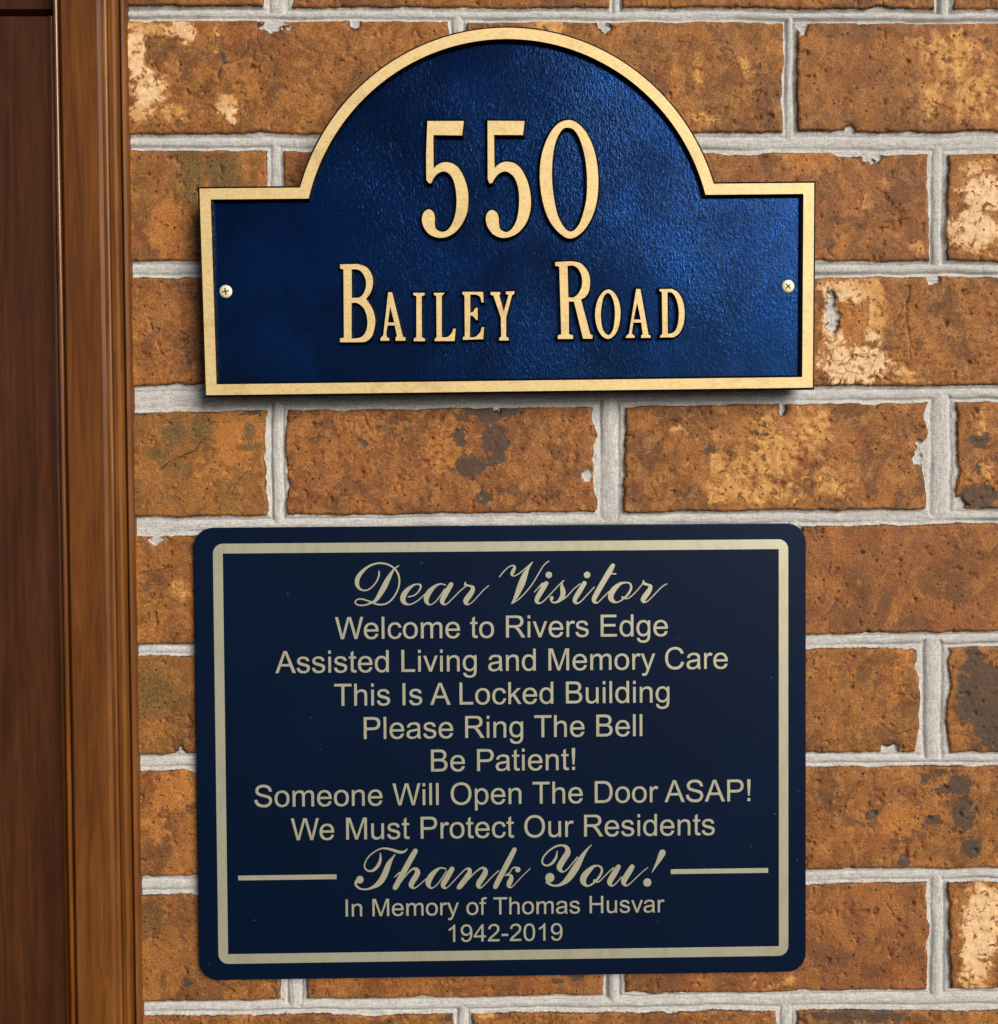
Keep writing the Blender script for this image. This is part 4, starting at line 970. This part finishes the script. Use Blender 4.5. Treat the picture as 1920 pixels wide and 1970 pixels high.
def script_line(name, words):
    loops = []
    for strokes, dots, ox, oy, k in words:
        for lp in pen_lines(strokes, dots): loops.append([Q(ox + x / k, oy + y / k) for x, y in lp])
    plate(name, loops, -0.0001, ENG, 0.00003, [M['engraved']], sign)
def st(s): return [tuple(float(v) for v in w.split(',')) for w in s.split()]
dear = ([st(s) for s in (
    "615,115,13 570,150,18 540,185,26 505,245,48 470,310,64 435,380,68 400,440,62 365,500,50 325,548,36 280,568,24 230,590,18 160,600,18 105,590,16 85,558,16 110,530,16 160,522,18 230,542,18 290,565,20 350,586,20 420,590,20 490,565,20 555,500,20 600,420,20 622,340,20 622,270,22 600,200,20 550,140,20 480,100,20 400,85,20 320,95,22 240,130,28 170,190,40 122,255,52 106,315,52 115,365,40 145,402,26 200,418,18 260,400,16 320,345,16 360,280,18 376,225,20 374,182,13",
    "730,497,14 800,480,16 850,440,18 882,390,24 880,355,26 850,342,18 800,352,22 740,395,44 695,445,62 668,505,66 675,553,54 710,585,26 770,585,16 850,540,15 920,480,14",
    "1185,352,14 1130,338,16 1070,360,32 1010,412,56 968,472,66 952,530,58 967,575,34 1005,592,14 1060,560,14 1110,500,14 1180,400,14",
    "920,480,14 965,445,22", "1255,345,54 1220,405,60 1182,470,64 1150,530,60 1150,570,42 1180,590,18 1220,570,14 1290,500,14 1360,430,14 1432,368,14",
    "1428,322,16 1430,350,28 1480,362,22 1520,382,40 1512,430,56 1470,490,66 1437,540,64 1437,575,38 1465,588,16 1520,555,12 1600,470,12 1660,405,12 1715,360,11")], [], 670, 1070, 1904 / 300)
visitor = ([st(s) for s in (
    "60,215,11 100,165,12 150,118,12 198,97,14 217,118,28 205,150,38 190,182,34 195,203,16 225,203,12 280,170,12 340,120,12 405,62,10",
    "395,75,12 355,135,30 322,205,58 295,275,70 262,355,60 228,430,38 188,495,12", "188,495,12 260,450,12 340,370,12 410,280,12 470,180,12 525,92,12 575,52,11",
    "425,375,10 470,325,12 510,290,26", "548,285,46 510,345,52 475,402,52 450,450,46 452,480,34 480,492,16 520,470,12 580,410,12 650,335,12 712,272,12 732,255,12",
    "715,285,12 712,320,34 722,360,52 722,405,52 698,450,40 660,480,22 620,484,16 600,460,22 606,438,40", "690,465,24 760,425,12 830,350,12 900,290,12",
    "948,283,46 910,345,52 875,402,52 848,450,46 850,480,34 880,492,16 920,465,12 980,400,12 1050,325,12",
    "1245,98,44 1210,160,58 1160,245,56 1110,330,56 1066,410,54 1047,455,46 1056,480,30 1085,486,14 1140,435,12 1205,370,12", "1200,184,12 1275,184,14",
    "1392,275,14 1330,285,28 1270,332,52 1230,390,60 1225,440,54 1250,472,34 1290,482,14 1350,450,16 1410,390,24 1437,330,24 1425,288,20 1392,274,14",
    "1345,430,22 1368,442,14 1410,438,12 1470,390,12 1540,310,12 1565,270,12",
    "1566,256,14 1572,285,28 1615,300,24 1640,322,40 1618,370,52 1582,420,56 1562,455,50 1572,478,24 1610,470,12 1690,390,12 1760,320,12 1810,290,10")],
    [(575, 196, 34), (976, 196, 34)], 950, 1070, 1904 / 350)
thank = ([st(s) for s in (
    "600,70,9 572,95,22 525,102,28 462,84,26 400,67,20 340,65,15 280,90,13 220,135,13 180,190,13 165,245,14 185,283,16 220,295,18 265,280,28 308,230,34 326,180,26 328,135,14 324,112,8",
    "475,125,10 445,168,24 412,222,50 386,290,60 355,360,62 312,418,54 252,458,30 182,480,17 112,470,18 76,432,22 84,402,34",
    "682,92,50 645,155,56 590,255,56 530,365,56 485,450,54 474,466,40", "470,356,9 520,310,14", "530,415,10 590,335,12 645,280,18 688,272,30 705,305,52 690,345,56 660,392,56 640,432,52 650,458,30 680,466,13 740,420,11 790,375,10",
    "992,272,12 940,262,16 890,292,36 842,347,56 815,402,58 820,445,36 850,468,14 900,435,11 950,370,11 1000,290,11", "1055,275,50 1020,335,56 987,390,56 966,430,50 970,458,30 1000,466,12 1060,410,11 1130,335,11 1190,278,14 1225,265,18",
    "1205,268,14 1236,285,36 1222,335,54 1175,400,56 1135,450,50 1122,462,36", "1165,440,11 1230,370,11 1300,300,14 1360,262,20 1393,280,38 1392,315,54 1365,362,56 1333,410,56 1322,445,40 1345,464,18 1390,430,11 1460,355,11 1530,290,11",
    "1690,78,46 1640,175,54 1580,290,54 1520,405,54 1500,448,48 1492,458,36", "1595,340,10 1640,310,11 1672,265,12 1705,255,14", "1600,337,12 1648,335,24 1658,370,46 1640,412,52 1632,445,34 1660,458,13 1710,410,9 1770,345,9 1850,270,9")],
    [(118, 382, 38), (1725, 280, 27)], 670, 1620, 1904 / 360)
you = ([st(s) for s in (
    "295,120,10 291,160,20 275,220,34 230,280,36 180,312,26 130,315,22 95,280,22 100,220,22 150,150,22 220,90,22 300,50,24 370,46,28 418,68,46 440,112,68 430,160,80 390,222,82 348,290,82 326,340,74 342,385,42 378,402,18 430,370,17 500,290,17 570,205,20",
    "758,40,12 700,100,28 648,172,52 600,255,74 552,340,92 500,420,92 440,500,80 370,560,50 290,590,28 210,580,26 158,542,38",
    "845,318,18 790,330,36 722,388,68 662,460,86 646,520,80 665,568,50 710,595,22 780,560,24 850,490,30 897,410,32 895,350,28 850,318,18", "800,522,36 845,540,18 882,518,16 940,460,15 1000,400,15 1060,350,20",
    "1125,335,62 1090,395,76 1040,475,78 1010,530,74 1010,568,48 1045,592,20 1100,550,15 1170,470,15", "1312,335,64 1275,395,76 1225,475,78 1200,525,74 1200,563,48 1235,590,20 1290,555,15 1380,470,13 1460,395,13 1525,345,11",
    "1722,145,88 1698,195,76 1660,270,50 1620,340,28 1580,412,9")],
    [(195, 482, 62), (1517, 547, 55)], 1030, 1620, 1904 / 270)
script_line('script_heading', [dear, visitor])
script_line('script_closing', [thank, you])
def bar(x0, y0, x1, y1, t):
    a, b = Q(x0, y0), Q(x1, y1)
    h = t / 2 * DIST / FOCAL
    m = (a[1] + b[1]) / 2
    plate('divider_line', [[(a[0], m - h), (b[0], m - h), (b[0], m + h), (a[0], m + h)]], -0.0001, ENG, 0.00003, [M['engraved']], sign)
bar(458.3, 1689.3, 647.5, 1686.3, 9.2)
bar(1290.4, 1676.6, 1477.6, 1674.6, 9.2)
